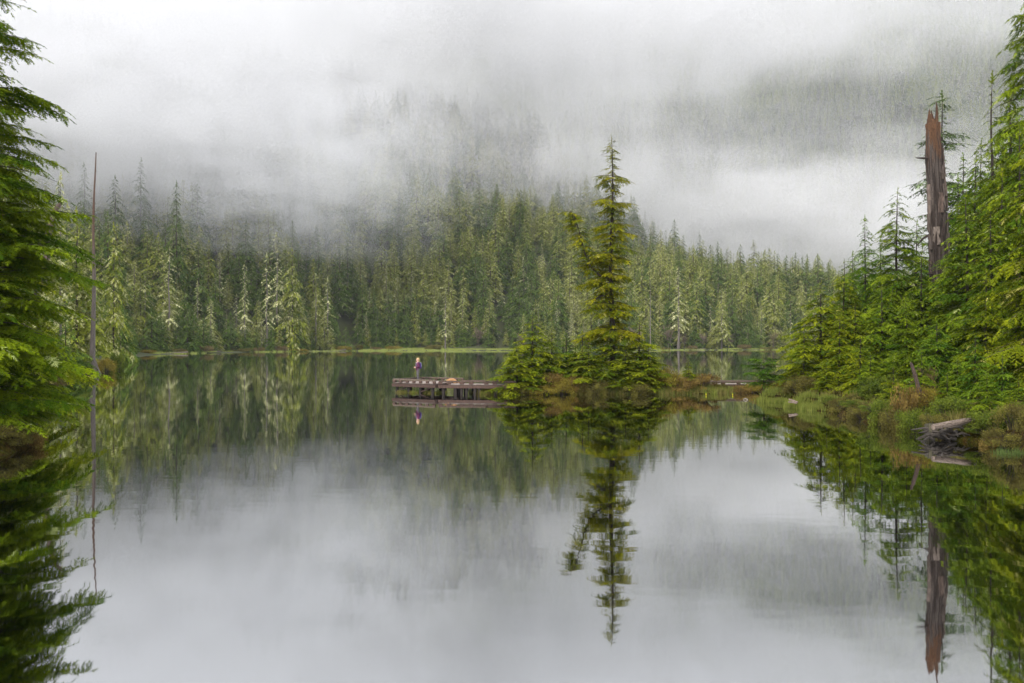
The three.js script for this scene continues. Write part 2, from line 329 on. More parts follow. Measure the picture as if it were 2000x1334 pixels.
// ---- island thicket
const onIsland = (px, d) => [worldX(px, d), Math.max(-0.05, islandHeight(worldX(px, d), -d)) - 0.05, -d];
const islandTrees = [
  [1040, 60.8, 612, 1.18, 0, NEEDLE_WARM, 'bright bushy young hemlock standing at the dock end of the island'],
  [1010, 59.6, 668, 1.55, 2, NEEDLE_WARM, 'low spreading hemlock leaning over where the dock meets the island'],
  [1078, 61.8, 650, 1.5, 1, NEEDLE_WARM, 'slim green hemlock just behind the bushy one by the dock'],
  [1106, 62.4, 650, 1.3, 3, NEEDLE_COOL, 'thin dark young hemlock midway between dock and lone spruce'],
  [1138, 61.6, 646, 1.4, 1, NEEDLE_WARM, 'slender young hemlock next left of the lone spruce thicket'],
  [1150, 60.2, 672, 1.7, 0, NEEDLE_WARM, 'wide yellow-green young hemlock at the left foot of lone spruce'],
  [1198, 60.9, 634, 1.4, 2, NEEDLE_WARM, 'dense young hemlock wrapped around the lone spruce trunk'],
  [1249, 61.0, 620, 1.35, 3, NEEDLE_WARM, 'tallest young hemlock at the right foot of lone spruce'],
  [1266, 60, 674, 1.5, 2, NEEDLE_WARM, 'low broad hemlock at the right end of island thicket'],
  [1222, 59.6, 680, 1.7, 0, NEEDLE_WARM, 'short hemlock in front of the lone spruce by the water'],
  [1345, 60.3, 700, 1.1, 1, NEEDLE_WARM, 'tiny pointed conifer alone among brown shrubs right of island'],
];
islandTrees.forEach(([px, d, top, thin, v, mat, label], i) => {
  const at = onIsland(px, d), H = heightOf(top, d) - at[1];
  plantTree('young_hemlock', young[v], label, at, H / 5, i * 2.1, mat, BARK, 'young conifers on the island', thin);
});

// ---- right bank
const onLand = (px, d) => { const x = worldX(px, d); return [x, landHeight(x, -d) - 0.1, -d]; };
const rightTrees = [
  // px, d, top, thin, shapes, variant, material, label
  [1570, 52.5, 640, 1.25, young, 0, NEEDLE_WARM, 'yellow-green young hemlock at the tip of the right bank'],
  [1604, 56, 548, 1.15, young, 2, NEEDLE_WARM, 'broad sunny hemlock behind the tip of the right bank'],
  [1640, 50, 618, 1.15, young, 1, NEEDLE_WARM, 'yellowish hemlock with low skirts above the grassy spit'],
  [1648, 60, 505, 1.1, pole, 0, NEEDLE_WARM, 'spreading olive hemlock, second tall one from the right bank tip'],
  [1690, 63, 420, 0.85, pole, 1, NEEDLE_COOL, 'slim pointed dark spruce left of the tallest middle hemlock'],
  [1752, 59, 366, 1.0, pole, 2, NEEDLE, 'tall pointed green hemlock standing left of the broken snag'],
  [1722, 52, 560, 1.1, young, 3, NEEDLE, 'green young hemlock midway along the right bank slope'],
  [1700, 45, 690, 1.2, young, 0, NEEDLE, 'low green hemlock at the water just past the spit'],
  [1770, 48, 570, 1.05, pole, 0, NEEDLE, 'mid-height hemlock below and left of the broken snag'],
  [1800, 55, 488, 1.15, pole, 1, NEEDLE, 'hemlock growing in front of the snag base, left side'],
  [1852, 54, 478, 1.2, pole, 2, NEEDLE, 'hemlock growing in front of the snag base, right side'],
  [1830, 42, 625, 1.1, young, 2, NEEDLE_COOL, 'green young hemlock above the leaning dead stub'],
  [1888, 50, 372, 1.0, pole, 0, NEEDLE, 'lush hemlock between broken snag and dead-topped tree'],
  [1905, 37.5, 655, 1.1, young, 1, NEEDLE_COOL, 'dark green young hemlock above the fallen log'],
  [1925, 43, 520, 1.05, pole, 1, NEEDLE_WARM, 'bright layered hemlock near the right frame edge'],
  [1958, 35, 690, 1.0, young, 3, NEEDLE_COOL, 'thin bluish young hemlock at the right edge waterside'],
  [1990, 33, 735, 1.3, young, 2, NEEDLE, 'low bright hemlock beside the reeds at right edge'],
  [1870, 40, 700, 1.2, young, 0, NEEDLE, 'low bushy hemlock just left of the fallen log'],
  [1670, 55, 590, 1.0, young, 2, NEEDLE_WARM, 'rounded yellow-green hemlock in the middle of bank thicket'],
  [1615, 48.5, 700, 1.2, young, 3, NEEDLE_WARM, 'small golden hemlock right above the grassy spit'],
  [1985, 39, 560, 1.0, pole, 2, NEEDLE, 'hemlock with bright drooping boughs at the far right'],
  [1745, 40.5, 716, 1.4, young, 3, NEEDLE_WARM, 'bright low hemlock overhanging the water beneath the tall pointed one'],
  [1800, 38.5, 684, 1.1, young, 1, NEEDLE, 'narrow green hemlock directly behind the leaning stub'],
  [1850, 36, 726, 1.3, young, 3, NEEDLE, 'small bright hemlock over the root tangle'],
  [1928, 33, 720, 1.2, young, 0, NEEDLE, 'bright young hemlock rising behind the fallen log'],
  [1972, 31, 770, 1.4, young, 1, NEEDLE_WARM, 'low golden-green hemlock nearest the reeds'],
  [1872, 64, 340, 0.9, pole, 1, NEEDLE_COOL, 'tall hemlock close right of the broken snag'],
  [1905, 57, 300, 0.9, pole, 2, NEEDLE, 'tall green hemlock just left of the dead-topped tree'],
  [1956, 49, 330, 1.0, pole, 0, NEEDLE_WARM, 'tall bright hemlock just right of the dead-topped tree'],
  [1990, 45, 240, 0.85, pole, 1, NEEDLE, 'tall green hemlock against the right frame edge'],
  [1720, 70, 462, 1.1, pole, 0, NEEDLE_COOL, 'shaded hemlock seen between the slim spruce and the tall pointed one'],
  [1790, 72, 430, 1.1, pole, 2, NEEDLE_COOL, 'shaded hemlock just left behind the broken snag'],
  [1880, 74, 300, 1.0, pole, 0, NEEDLE_COOL, 'tall shaded hemlock in the gap right of the snag'],
  [1935, 45, 400, 1.1, pole, 2, NEEDLE, 'full green hemlock in front of the dead-topped tree'],
  [1975, 56, 150, 0.8, pole, 0, NEEDLE, 'tall full hemlock filling the upper right corner'],
  [1665, 66, 490, 1.0, pole, 2, NEEDLE_COOL, 'darker hemlock behind the spreading olive one'],
  [1680, 47, 655, 1.2, young, 1, NEEDLE_WARM, 'golden hemlock in the gap above the spit end'],
  [1545, 57, 690, 1.3, young, 1, NEEDLE_WARM, 'low hemlock hiding the landward end of the boardwalk'],
];
rightTrees.forEach(([px, d, top, thin, shapes, v, mat, label], i) => {
  const at = onLand(px, d), g = shapes[v], H = heightOf(top, d) - at[1];
  plantTree(shapes === young ? 'young_hemlock' : 'hemlock_tree', g, label, at, H / g.H, i * 1.7 + 0.6, mat, BARK, 'conifers on the right bank', thin);
});
{ // tall trees at the right edge
  const put = (name, g, px, d, top, label, mat, turn, thin = 1) => { const at = onLand(px, d), H = heightOf(top, d) - at[1]; plantTree(name, g, label, at, H / g.H, turn, mat, BARK, 'conifers on the right bank', thin); };
  put('spruce_tree', sparseSpruce, 1840, 76, 178, 'tall pale lichen-hung spruce right behind the broken snag', NEEDLE_COOL, 0.5);
  put('dead_topped_hemlock', deadTop, 1938, 54, 140, 'dead-topped hemlock with bare spire and hanging lichen', NEEDLE, 1.2);
  put('hemlock_tree', tallHemlock[0], 2015, 50, -60, 'tallest hemlock cut by the right frame edge', NEEDLE, 2.2, 0.8);
  put('hemlock_tree', tallHemlock[1], 1972, 62, 190, 'tall dark hemlock right of the dead-topped tree', NEEDLE_COOL, 0.2, 0.85);
  put('hemlock_tree', tallHemlock[1], 1915, 66, 270, 'shadowy tall hemlock left behind the dead-topped tree', NEEDLE_COOL, 3.1, 0.8);
  put('hemlock_tree', tallHemlock[0], 2050, 38, 150, 'lush hemlock leaning in from beyond the right edge', NEEDLE_WARM, 4.4, 1.0);
}
{ // small umbrella-shaped conifer on the spit
  const g = conifer({ seed: 71, H: 2.6, R: 1.75, dh: 0.055, h0: 0.75, profile: (t) => Math.max(0.12, 0.5 + 0.5 * Math.sin(t * 3.1)), palette: [[0.035, 0.07, 0.006], [0.1, 0.14, 0.012], [0.3, 0.3, 0.15]], rise: 0.22, droop: 0.22, q: 0.5, k: 4, gap: 0.25, trunk: 0.08 });
  const at = [worldX(1492, 54), 0.15, -54];
  plantTree('young_hemlock', g, 'small dark umbrella-shaped hemlock alone on the spit by the boardwalk', at, 1, 0.3, NEEDLE_COOL, BARK, 'conifers on the right bank');
}

// ---------------------------------------------------------------- dead wood
const snagWood = (w, t, p) => { const streak = 0.75 + 0.5 * (0.5 + 0.5 * noise3(Math.cos(w) * 11, p[1] * 0.5, Math.sin(w) * 11)); const n = noise3(Math.cos(w) * 2.5, p[1] * 0.5, Math.sin(w) * 2.5), m = smooth(0.86, 0.94, t + 0.09 * n), g = smooth(-0.15, 0.5, noise3(Math.cos(w) * 3 + 9, p[1] * 0.22, Math.sin(w) * 3)); return [lerp(lerp(0.085, 0.24, g), 0.27, m) * streak, lerp(lerp(0.06, 0.2, g), 0.135, m) * streak, lerp(lerp(0.05, 0.18, g), 0.065, m) * streak]; };
const SNAG = new THREE.MeshStandardMaterial({ vertexColors: true, map: woodColor, bumpMap: barkBump, bumpScale: 0.06, roughness: 0.95 });
{
  const at = onLand(1832, 60), H = heightOf(232, 60) - at[1];
  const t = thing('broken_snag', 'huge broken snag with splintered orange top on the right bank', 'dead tree', at);
  const T = new Tubes(), pts = [], rad = [];
  for (let j = 0; j <= 180; j++) { const u = j / 180; pts.push([lerp(0.35, -0.3, u) + 0.03 * Math.sin(u * 11), H * u - 0.3, 0.1 * Math.sin(u * 5)]); rad.push(lerp(0.76, 0.46, Math.pow(u, 0.8)) * (1 + 0.35 * Math.exp(-u * 14))); }
  const ridge = (w, u, p) => 1 + 0.06 * Math.sin(w * 7 + p[1] * 0.35 + 3 * noise2(p[1] * 0.3, 1)) + 0.05 * noise2(p[1] * 0.9, 7) + 0.15 * noise3(Math.cos(w) * 3, p[1] * 0.35, Math.sin(w) * 3) + 0.05 * noise3(Math.cos(w) * 7, p[1] * 1.4, Math.sin(w) * 7) + 0.025 * noise3(Math.cos(w) * 14, p[1] * 5, Math.sin(w) * 14);
  T.tube(pts, rad, 56, snagWood, ridge, [0.35, 0.13, 0.05]);
  meshOf('trunk', T.computed(), SNAG, t);
  const r = seeded(17), top = pts[180];
  for (let i = 0; i < 22; i++) { // curling plates of bark still clinging to the wood
    const B = new Tris(), u0 = 0.3 + 0.52 * r(), u1 = Math.min(0.9, u0 + 0.05 + 0.16 * r()), w0 = r() * 6.28, ww = 0.25 + 0.5 * r(), c = 0.55 + 0.8 * r(), grey = r(), grid = [];
    for (let a = 0; a <= 9; a++) for (let b = 0; b <= 6; b++) {
      const u = lerp(u0, u1, a / 9), edge = 0.12 * noise2(a * 0.9 + i, b ? 9 : 2), w = w0 + ww * (b / 6 - 0.5) * (1 - 0.5 * (a / 9) * r() * 0.4) + edge, j = u * 180, k = Math.floor(j), p = add(pts[k], sub(pts[Math.min(180, k + 1)], pts[k]), j - k), curl = 0.05 + 0.09 * Math.abs(b / 6 - 0.5) + 0.05 * (a / 9);
      const out = (x) => { const q = rad[k] * ridge(w, u, p) + x; return [p[0] + Math.cos(w) * q, p[1], p[2] + Math.sin(w) * q]; };
      grid.push([out(curl), out(curl - 0.06)]);
    }
    for (let a = 0; a < 9; a++) for (let b = 0; b < 6; b++) {
      const q = a * 7 + b, s = 0.75 + 0.5 * r(), k = [lerp(0.075, 0.13, grey) * c * s, lerp(0.048, 0.105, grey) * c * s, lerp(0.038, 0.09, grey) * c * s];
      for (const f of [0, 1]) { B.tri(grid[q][f], grid[q + 7][f], grid[q + 1][f], k); B.tri(grid[q + 1][f], grid[q + 7][f], grid[q + 8][f], k); }
      if (b === 0) { B.tri(grid[q][0], grid[q + 7][0], grid[q][1], k); B.tri(grid[q][1], grid[q + 7][0], grid[q + 7][1], k); }
      if (b === 5) { B.tri(grid[q + 1][0], grid[q + 8][0], grid[q + 1][1], k); B.tri(grid[q + 1][1], grid[q + 8][0], grid[q + 8][1], k); }
    }
    meshOf('bark_plate', B.build(), DRY, t);
  }
  for (let i = 0; i < 17; i++) {
    const a = i / 17 * 6.28 + r() * 0.3, q = 0.2 + 0.16 * r(), h = [0.3, 1.5, 0.5, 1.0, 0.15, 0.7][i % 6] * (0.4 + 0.8 * r()), S = new Tubes(), b = [top[0] + Math.cos(a) * q, top[1] - 0.5, top[2] + Math.sin(a) * q];
    const c = 0.7 + 0.5 * r();
    S.tube([b, add(b, [0.02, 0.5 + h * 0.5, 0]), add(b, [(r() - 0.5) * 0.12, 0.5 + h, (r() - 0.5) * 0.12])], [0.16, 0.1, 0.015], 5, [0.26 * c, 0.13 * c, 0.06 * c]);
    meshOf('splinter', S.computed(), SNAG, t);
  }
  for (const [h, a, l, up] of [[0.86, 3.2, 0.95, 0.05], [0.56, 3.4, 1.0, -0.9], [0.62, 0.1, 0.7, -0.1], [0.4, 3.0, 0.5, 0.1], [0.72, -0.4, 0.4, 0.2]]) {
    const S = new Tubes(), j = Math.round(h * 180), b = add(pts[j], [Math.cos(a) * rad[j] * 0.8, 0, Math.sin(a) * rad[j] * 0.8]);
    S.tube([b, add(b, [Math.cos(a) * l * 0.6, up * l * 0.4, Math.sin(a) * l * 0.6]), add(b, [Math.cos(a) * l, up * l, Math.sin(a) * l])], [0.1, 0.07, 0.03], 6, [0.1, 0.07, 0.06]);
    meshOf('branch_stub', S.build(), SNAG, t);
  }
}
{ // slender grey snag on the left shore, with a flared root foot
  const x = worldX(181, 95), z = -95, y = landHeight(x, z), H = heightOf(298, 95) - y;
  const t = thing('slender_snag', 'slender bare grey dead trunk with flared roots on the left shore', 'dead tree', [x, Math.max(y, 0) - 0.1, z]);
  const T = new Tubes(), pts = [], rad = [];
  for (let j = 0; j <= 24; j++) { const u = j / 24; pts.push([0.35 * u + 0.06 * Math.sin(u * 7) - 0.05, H * u, 0.1 * Math.sin(u * 11)]); rad.push(lerp(0.34, 0.06, Math.pow(u, 0.75)) * (1 + 0.7 * Math.exp(-u * 30))); }
  T.tube(pts, rad, 12, (w, u, p) => { const n = 0.5 + 0.5 * noise3(Math.cos(w), p[1] * 0.3, Math.sin(w)); const f = smooth(0.35, 0.75, u); return [lerp(lerp(0.2, 0.36, n), 0.26, f), lerp(lerp(0.17, 0.32, n), 0.15, f), lerp(lerp(0.15, 0.29, n), 0.1, f)]; }, (w, u) => 1 + 0.1 * noise2(Math.cos(w) * 2, u * 20));
  meshOf('trunk', T.build(), SNAG, t);
  const r = seeded(23);
  for (let i = 0; i < 16; i++) { const u = 0.35 + 0.62 * r(), j = Math.round(u * 24), a = r() * 6.28, l = (0.4 + 1.3 * r()) * (1.2 - u), S = new Tubes(); S.tube([pts[j], add(pts[j], [Math.cos(a) * l * 0.5, 0.05, Math.sin(a) * l * 0.5]), add(pts[j], [Math.cos(a) * l, -0.12 * l, Math.sin(a) * l])], [0.04, 0.03, 0.012], 4, [0.2, 0.13, 0.09]); meshOf('branch_stub', S.build(), SNAG, t); }
  for (let i = 0; i < 7; i++) { const a = 2.2 + i * 0.75 + r() * 0.4, l = 0.6 + 0.7 * r(), S = new Tubes(); S.tube([[Math.cos(a) * 0.15, 1.2 + 0.4 * r(), Math.sin(a) * 0.2], [Math.cos(a) * 0.5 * l, 0.7, Math.sin(a) * 0.5 * l], [Math.cos(a) * l, -0.4, Math.sin(a) * l]], [0.22, 0.17, 0.1], 6, [0.3, 0.26, 0.22]); meshOf('root', S.build(), SNAG, t); }
}
function stick(name, label, category, path, radii, color, sides = 8, group) {
  const o = path[0], T = new Tubes(); T.tube(path.map((p) => sub(p, o)), radii, sides, color, (w, t) => 1 + 0.14 * noise2(Math.cos(w) * 2 + o[0], t * 7), color.map ? color.map((c) => c * 1.25) : true);
  const m = meshOf(name, T.computed(), SNAG, scene); m.position.set(...o);
  return tag(m, label, category, group);
}
const P3 = (px, py, d) => [worldX(px, d), heightOf(py, d), -d];
stick('leaning_stub', 'broken grey-brown dead stub leaning left among the bank shrubs', 'dead tree', [P3(1801, 792, 36.5), P3(1796, 768, 36.6), P3(1790, 742, 36.7), P3(1784, 722, 36.75), P3(1779, 708, 36.8)], [0.12, 0.1, 0.085, 0.085, 0.045], [0.17, 0.115, 0.09]);
stick('fallen_log', 'pale weathered fallen log jutting over the right waterline', 'log', [P3(1822, 834, 30.7), P3(1850, 829, 30.9), P3(1885, 822, 31.1), P3(1945, 812, 31.6)], [0.1, 0.115, 0.11, 0.09], [0.34, 0.27, 0.22], 12);
stick('leaning_snag', 'short broken grey trunk sticking up behind the big left hemlock', 'dead tree', [P3(84, 560, 70), P3(96, 450, 70), P3(106, 412, 70), P3(124, 390, 70)], [0.3, 0.26, 0.24, 0.14], [0.3, 0.22, 0.18]);
stick('driftwood', 'short pale driftwood piece lying higher on the grassy spit', 'driftwood', [P3(1541, 780, 47), P3(1550, 783, 46.8), P3(1558, 786, 46.6)], [0.045, 0.06, 0.055], [0.42, 0.33, 0.27], 8);
stick('driftwood', 'thin pale driftwood piece lying lower on the grassy spit', 'driftwood', [P3(1540, 785, 46.7), P3(1549, 786, 46.5), P3(1556, 788, 46.4)], [0.035, 0.045, 0.035], [0.38, 0.3, 0.25], 8);
stick('driftwood', 'small curved pale stick floating beside the spit tip', 'driftwood', [[worldX(1452, 53.4), 0.03, -53.4], [worldX(1456, 53.3), 0.09, -53.3], [worldX(1461, 53.2), 0.02, -53.2]], [0.03, 0.04, 0.03], [0.5, 0.46, 0.4], 6);
{ // root wad under the log
  const c = [worldX(1842, 31.4), 0, -31.4], t = thing('root_wad', 'tangle of bleached roots at the waterline under the fallen log', 'roots', c), r = seeded(99);
  for (let i = 0; i < 34; i++) {
    const a = r() * 6.28, l = 0.35 + 0.75 * r(), S = new Tubes(), b = [(r() - 0.5) * 1.1, 0.05 + 0.5 * r(), (r() - 0.5) * 0.5], g = 0.25 + 0.4 * r();
    const m = add(b, [Math.cos(a) * l * 0.5 + (r() - 0.5) * 0.2, -0.12 + 0.25 * r(), 0.25 * Math.sin(a) * l]), e = add(m, [Math.cos(a + r() - 0.5) * l * 0.6, -0.25 * r(), 0.3 * Math.sin(a) * l]);
    S.tube([b, m, e], [0.06 * (0.5 + r()), 0.045, 0.018], 5, [0.27 * g, 0.23 * g, 0.19 * g]); meshOf('root', S.build(), SNAG, t);
  }
  const S = new Tubes(); S.tube([[-0.5, -0.2, 0], [-0.52, 0.3, 0], [-0.48, 0.62, -0.1]], [0.2, 0.16, 0.17], 10, [0.16, 0.15, 0.09], (w, u) => 1 + 0.3 * noise2(Math.cos(w) * 2, Math.sin(w) * 2 + u * 3), [0.2, 0.16, 0.1]); meshOf('stump', S.computed(), SNAG, t);
}

// ---------------------------------------------------------------- shrubs
function shrub(seed, R, H, palette, n, size, upright) {
  const r = seeded(seed), B = new Tris(), T = new Tubes();
  for (let i = 0; i < 46; i++) { const a = r() * 6.28, l = R * (0.3 + 0.6 * r()), b = [Math.cos(a) * 0.15 * R, -0.15, Math.sin(a) * 0.15 * R], e = [Math.cos(a) * l, H * (0.45 + 0.5 * r()), Math.sin(a) * l]; T.tube([b, add(b, sub(e, b), 0.5).map((v, j) => v + (j === 1 ? 0.1 * H : 0)), e], [0.018, 0.013, 0.005], 3, [1, 1, 1]); }
  const clumps = []; for (let i = 0; i < 38; i++) { const a = r() * 6.28, u = r(), q = Math.sqrt(r()) * 0.85; clumps.push([Math.cos(a) * R * q, H * (0.12 + 0.78 * u * (1 - 0.4 * q * q)), Math.sin(a) * R * q, 0.16 + 0.2 * r(), r()]); }
  for (let i = 0; i < n; i++) {
    const c = clumps[Math.floor(r() * clumps.length)], s = Math.max(R, H) * c[3];
    const p = [c[0] + (r() + r() - 1) * s, Math.max(0.02, c[1] + (r() + r() - 1) * s * 0.8), c[2] + (r() + r() - 1) * s], d = unit([r() - 0.5, (r() - 0.4) * (upright ? 3 : 1), r() - 0.5]), e = unit([r() - 0.5, r() - 0.5, r() - 0.5]), l = size * (0.6 + 0.8 * r()), f = clamp(c[4] + (r() - 0.5) * 0.6), j = 0.8 + 0.4 * r();
    const k = [0, 1, 2].map((m) => lerp(palette[0][m], palette[1][m], f) * j);
    B.tri(add(p, e, -l * 0.24), add(p, e, l * 0.24), add(p, d, l), k);
  }
  return { crown: B.build(), stems: T.build(), H, R };
}
const BROWN = [[0.095, 0.06, 0.022], [0.19, 0.135, 0.04]], GOLD = [[0.12, 0.09, 0.018], [0.2, 0.17, 0.03]], GREENLEAF = [[0.05, 0.075, 0.012], [0.12, 0.15, 0.02]], RUST = [[0.08, 0.065, 0.03], [0.135, 0.105, 0.045]], HEATH = [[0.07, 0.06, 0.02], [0.14, 0.13, 0.03]];
const shrubs = { brown: [shrub(1, 1.1, 1.3, BROWN, 5200, 0.1, true), shrub(2, 1.3, 1.1, BROWN, 5200, 0.1, true)], gold: [shrub(3, 1.1, 1.2, GOLD, 5200, 0.1, true), shrub(4, 1.2, 1.0, GOLD, 5200, 0.1)], green: [shrub(5, 1.1, 1.1, GREENLEAF, 5200, 0.11), shrub(6, 1.3, 1.0, GREENLEAF, 5200, 0.11)], rust: [shrub(7, 1.4, 1.2, RUST, 4200, 0.13, true)], heath: [shrub(8, 1.3, 0.9, HEATH, 5600, 0.09), shrub(9, 1.2, 1.1, HEATH, 5600, 0.09)] };
function plantShrub(kind, v, at, R, H, label, group, turn) {
  const g = shrubs[kind][v % shrubs[kind].length], t = thing('shrub', label, 'shrub', at, turn, group);
  t.scale.set(R / g.R, H / g.H, R / g.R);
  meshOf('stems', g.stems, BARK, t); meshOf('foliage', g.crown, LICHEN, t);
}
[[1076, 59.6, 726, 34, 'brown', 'large orange-brown shrub at the dock side of the island'], [1124, 59.4, 734, 30, 'brown', 'red-brown shrub between the island hemlocks'], [1026, 58.9, 752, 34, 'heath', 'low dark shrub under the hemlock at the dock'], [1100, 59.0, 738, 26, 'gold', 'small yellow-green shrub between two brown island shrubs'],
  [1160, 58.9, 742, 32, 'heath', 'low olive shrub in front of the lone spruce, left'], [1296, 60.2, 720, 36, 'gold', 'golden brown shrub just right of the island thicket'], [1366, 60.6, 728, 40, 'brown', 'russet shrub right of the tiny pointed conifer'], [1330, 59.8, 738, 34, 'brown', 'russet shrub left of the tiny pointed conifer'], [1240, 58.9, 748, 36, 'heath', 'low dark shrub in front of the lone spruce, right'], [1060, 58.7, 752, 34, 'gold', 'low yellowish shrub on the island waterline near the dock'], [1290, 61.5, 738, 30, 'gold', 'small golden shrub behind the island right end'], [1408, 61.5, 748, 24, 'heath', 'small olive shrub before the boardwalk'], [1448, 60.8, 752, 24, 'brown', 'brown twiggy clump in front of the boardwalk middle'], [1474, 61.2, 746, 26, 'gold', 'golden clump before the landward end of the boardwalk'],
].forEach(([px, d, top, hw, kind, label], i) => { const at = onIsland(px, d); plantShrub(kind, i, at, hw / FOCAL * d, heightOf(top, d) - at[1], label, 'shrubs on the island', i * 1.3); });
[[1500, 53, 770, 28, 'brown', 'brown twiggy shrub under the umbrella-shaped hemlock'], [1530, 53, 745, 34, 'gold', 'golden shrub behind the grassy spit'], [1565, 51, 735, 40, 'heath', 'olive shrub under the right bank tip hemlock'], [1735, 37.5, 775, 40, 'green', 'leafy green shrub overhanging the water on the right bank'], [1772, 36.4, 752, 36, 'brown', 'rusty brown shrub around the leaning stub'], [1812, 36.5, 758, 34, 'gold', 'golden shrub right of the leaning stub'], [1755, 36, 795, 40, 'heath', 'dark heath shrub hanging over the right waterline'], [1850, 34, 775, 42, 'green', 'green leafy shrub above the root tangle'], [1925, 33.6, 795, 44, 'green', 'green shrub around the butt of the fallen log'], [1945, 30.5, 800, 48, 'green', 'bright green shrub left of the reeds'], [1985, 29.6, 790, 48, 'heath', 'mossy shrub at the right edge above the reeds'], [1940, 29.6, 852, 30, 'brown', 'brown roots and twigs bush at the right waterline'], [1690, 40, 790, 40, 'heath', 'olive shrub on the bank past the spit'], [1650, 43.2, 778, 36, 'heath', 'low shrub at the landward side of the spit'], [1720, 43, 735, 46, 'green', 'fresh green shrub below the right bank hemlocks'], [1806, 41, 716, 26, 'rust', 'reddish dead shrub high on the right bank'], [1890, 32.2, 836, 24, 'heath', 'dark shrub beneath the fallen log'],[1985, 32, 815, 60, 'green', 'leafy green shrub at the right frame edge'], [1708, 38.6, 800, 34, 'green', 'low green shrub dipping to the water past the spit'], [1790, 34.4, 800, 36, 'green', 'leafy shrub at the waterline left of the root tangle'], [1722, 37.4, 812, 26, 'heath', 'dark clump on the water edge below the green shrub'], [1828, 33, 806, 30, 'heath', 'mossy clump just above the root tangle'], [1915, 30.9, 838, 34, 'green', 'low leafy clump below the fallen log butt'], [1965, 29.2, 836, 44, 'heath', 'dark clump at the water behind the reeds'], [1668, 41.6, 800, 30, 'green', 'small green clump where the spit meets the bank'], [1630, 45, 778, 30, 'green', 'green clump on the inner side of the spit'],
].forEach(([px, d, top, hw, kind, label], i) => { const at = onLand(px, d); at[1] = Math.max(0, at[1]); plantShrub(kind, i, at, hw / FOCAL * d, Math.max(0.35, heightOf(top, d) - at[1]), label, 'shrubs on the right bank', i * 1.9); });
[[24, 28.6, 838, 40, 'heath', 'dark brown shrub at the foot of the left hemlock'], [-14, 28, 826, 56, 'heath', 'dark heath shrub at the bottom left bank'], [58, 29.5, 838, 30, 'brown', 'twiggy brown shrub dipping into the left water'], [205, 97, 700, 22, 'gold', 'golden mossy shrub beside the slender grey snag'], [228, 108, 690, 20, 'green', 'green shrub behind the slender grey snag'], [150, 90, 690, 30, 'green', 'green shrub left of the slender grey snag'],
].forEach(([px, d, top, hw, kind, label], i) => { const at = onLand(px, d); at[1] = Math.max(0, at[1]) - 0.05; plantShrub(kind, i, at, hw / FOCAL * d, heightOf(top, d) - at[1], label, 'shrubs on the left shore', i * 1.9); });

{ // brush and stranded logs along the far waterline
  const edge = (px) => { let d = 200; while (d < 420 && shoreDistance(worldX(px, d), -d) < 0.6) d += 1; return d; };
  [[290, 'gold', 'pale green mound shrub at the left cove waterline'], [352, 'heath', 'dark brush at the left cove beside the stranded log'], [398, 'rust', 'reddish brush in the middle of the left cove'], [468, 'heath', 'olive brush left of the three pale hemlocks'], [505, 'rust', 'russet brush under the three pale hemlocks'], [548, 'rust', 'largest russet brush at the foot of the bare grey trunk'], [585, 'gold', 'yellowish brush right of the bare grey trunk'], [668, 'gold', 'golden brush at the left end of the sedge strip'], [700, 'heath', 'olive brush at the start of the sedge strip'], [735, 'rust', 'brownish brush just left above the dock'], [768, 'gold', 'tawny brush on the sedge strip above the dock end'], [845, 'heath', 'small olive brush on the sedge strip above the dog'], [1300, 'heath', 'dark brush on the far shore right of the island'], [1352, 'rust', 'reddish brush on the far shore above the tiny conifer'], [1455, 'rust', 'russet brush on the far shore above the boardwalk'], [1500, 'heath', 'olive brush on the far shore near the right bank']].forEach(([px, kind, label], i) => { const d = edge(px) + (px > 690 && px < 1000 ? 8 : 1), x = worldX(px, d); plantShrub(kind, i, [x, Math.max(0, landHeight(x, -d)) - 0.05, -d], 2.2 + (i % 4) * 0.7, 1.3 + (i % 3) * 0.5, label, 'brush along the far waterline', i * 2.2); });
  for (const [px, len, label] of [[335, 9, 'long grey log stranded at the left cove'], [415, 5, 'short grey log by the middle of the left cove'], [1365, 6, 'grey log stranded on the far shore above the tiny conifer'], [660, 6, 'grey log at the left end of the sedge strip']]) { const d = edge(px) - 1.5, x = worldX(px, d); stick('stranded_log', label, 'log', [[x - len / 2, 0.05, -d], [x, 0.3, -d - 0.6], [x + len / 2, 0.55, -d - 1.2]], [0.14, 0.2, 0.17], [0.3, 0.26, 0.22], 7, 'logs on the far waterline'); }
}

// ---------------------------------------------------------------- dock, boardwalk
const wood = (r, g, b) => { const m = new THREE.MeshStandardMaterial({ color: rgb(r, g, b), map: woodColor.clone(), bumpMap: barkBump, bumpScale: 0.008, roughness: 0.85 }); m.map.needsUpdate = true; return m; };
const DECK = [wood(0.42, 0.36, 0.32), wood(0.5, 0.44, 0.4), wood(0.36, 0.3, 0.27)], BEAM = [wood(0.1, 0.055, 0.04), wood(0.14, 0.08, 0.06)], RAIL = [wood(0.15, 0.1, 0.075), wood(0.21, 0.16, 0.12)], PILE = wood(0.035, 0.026, 0.02);
const chamfered = new Map();
function chamferBox(x, y, z) {
  const key = [x, y, z].map((v) => v.toFixed(3)).join();
  if (!chamfered.has(key)) {
    const b = Math.min(x, y, z) * 0.12, s = new THREE.Shape(), hx = x / 2 - b, hy = y / 2 - b;
    s.moveTo(-hx, -hy); s.lineTo(hx, -hy); s.lineTo(hx, hy); s.lineTo(-hx, hy);
    const g = new THREE.ExtrudeGeometry(s, { depth: z - 2 * b, bevelEnabled: true, bevelSize: b, bevelThickness: b, bevelSegments: 1 }); g.translate(0, 0, -z / 2 + b); chamfered.set(key, g);
  }
  return chamfered.get(key);
}
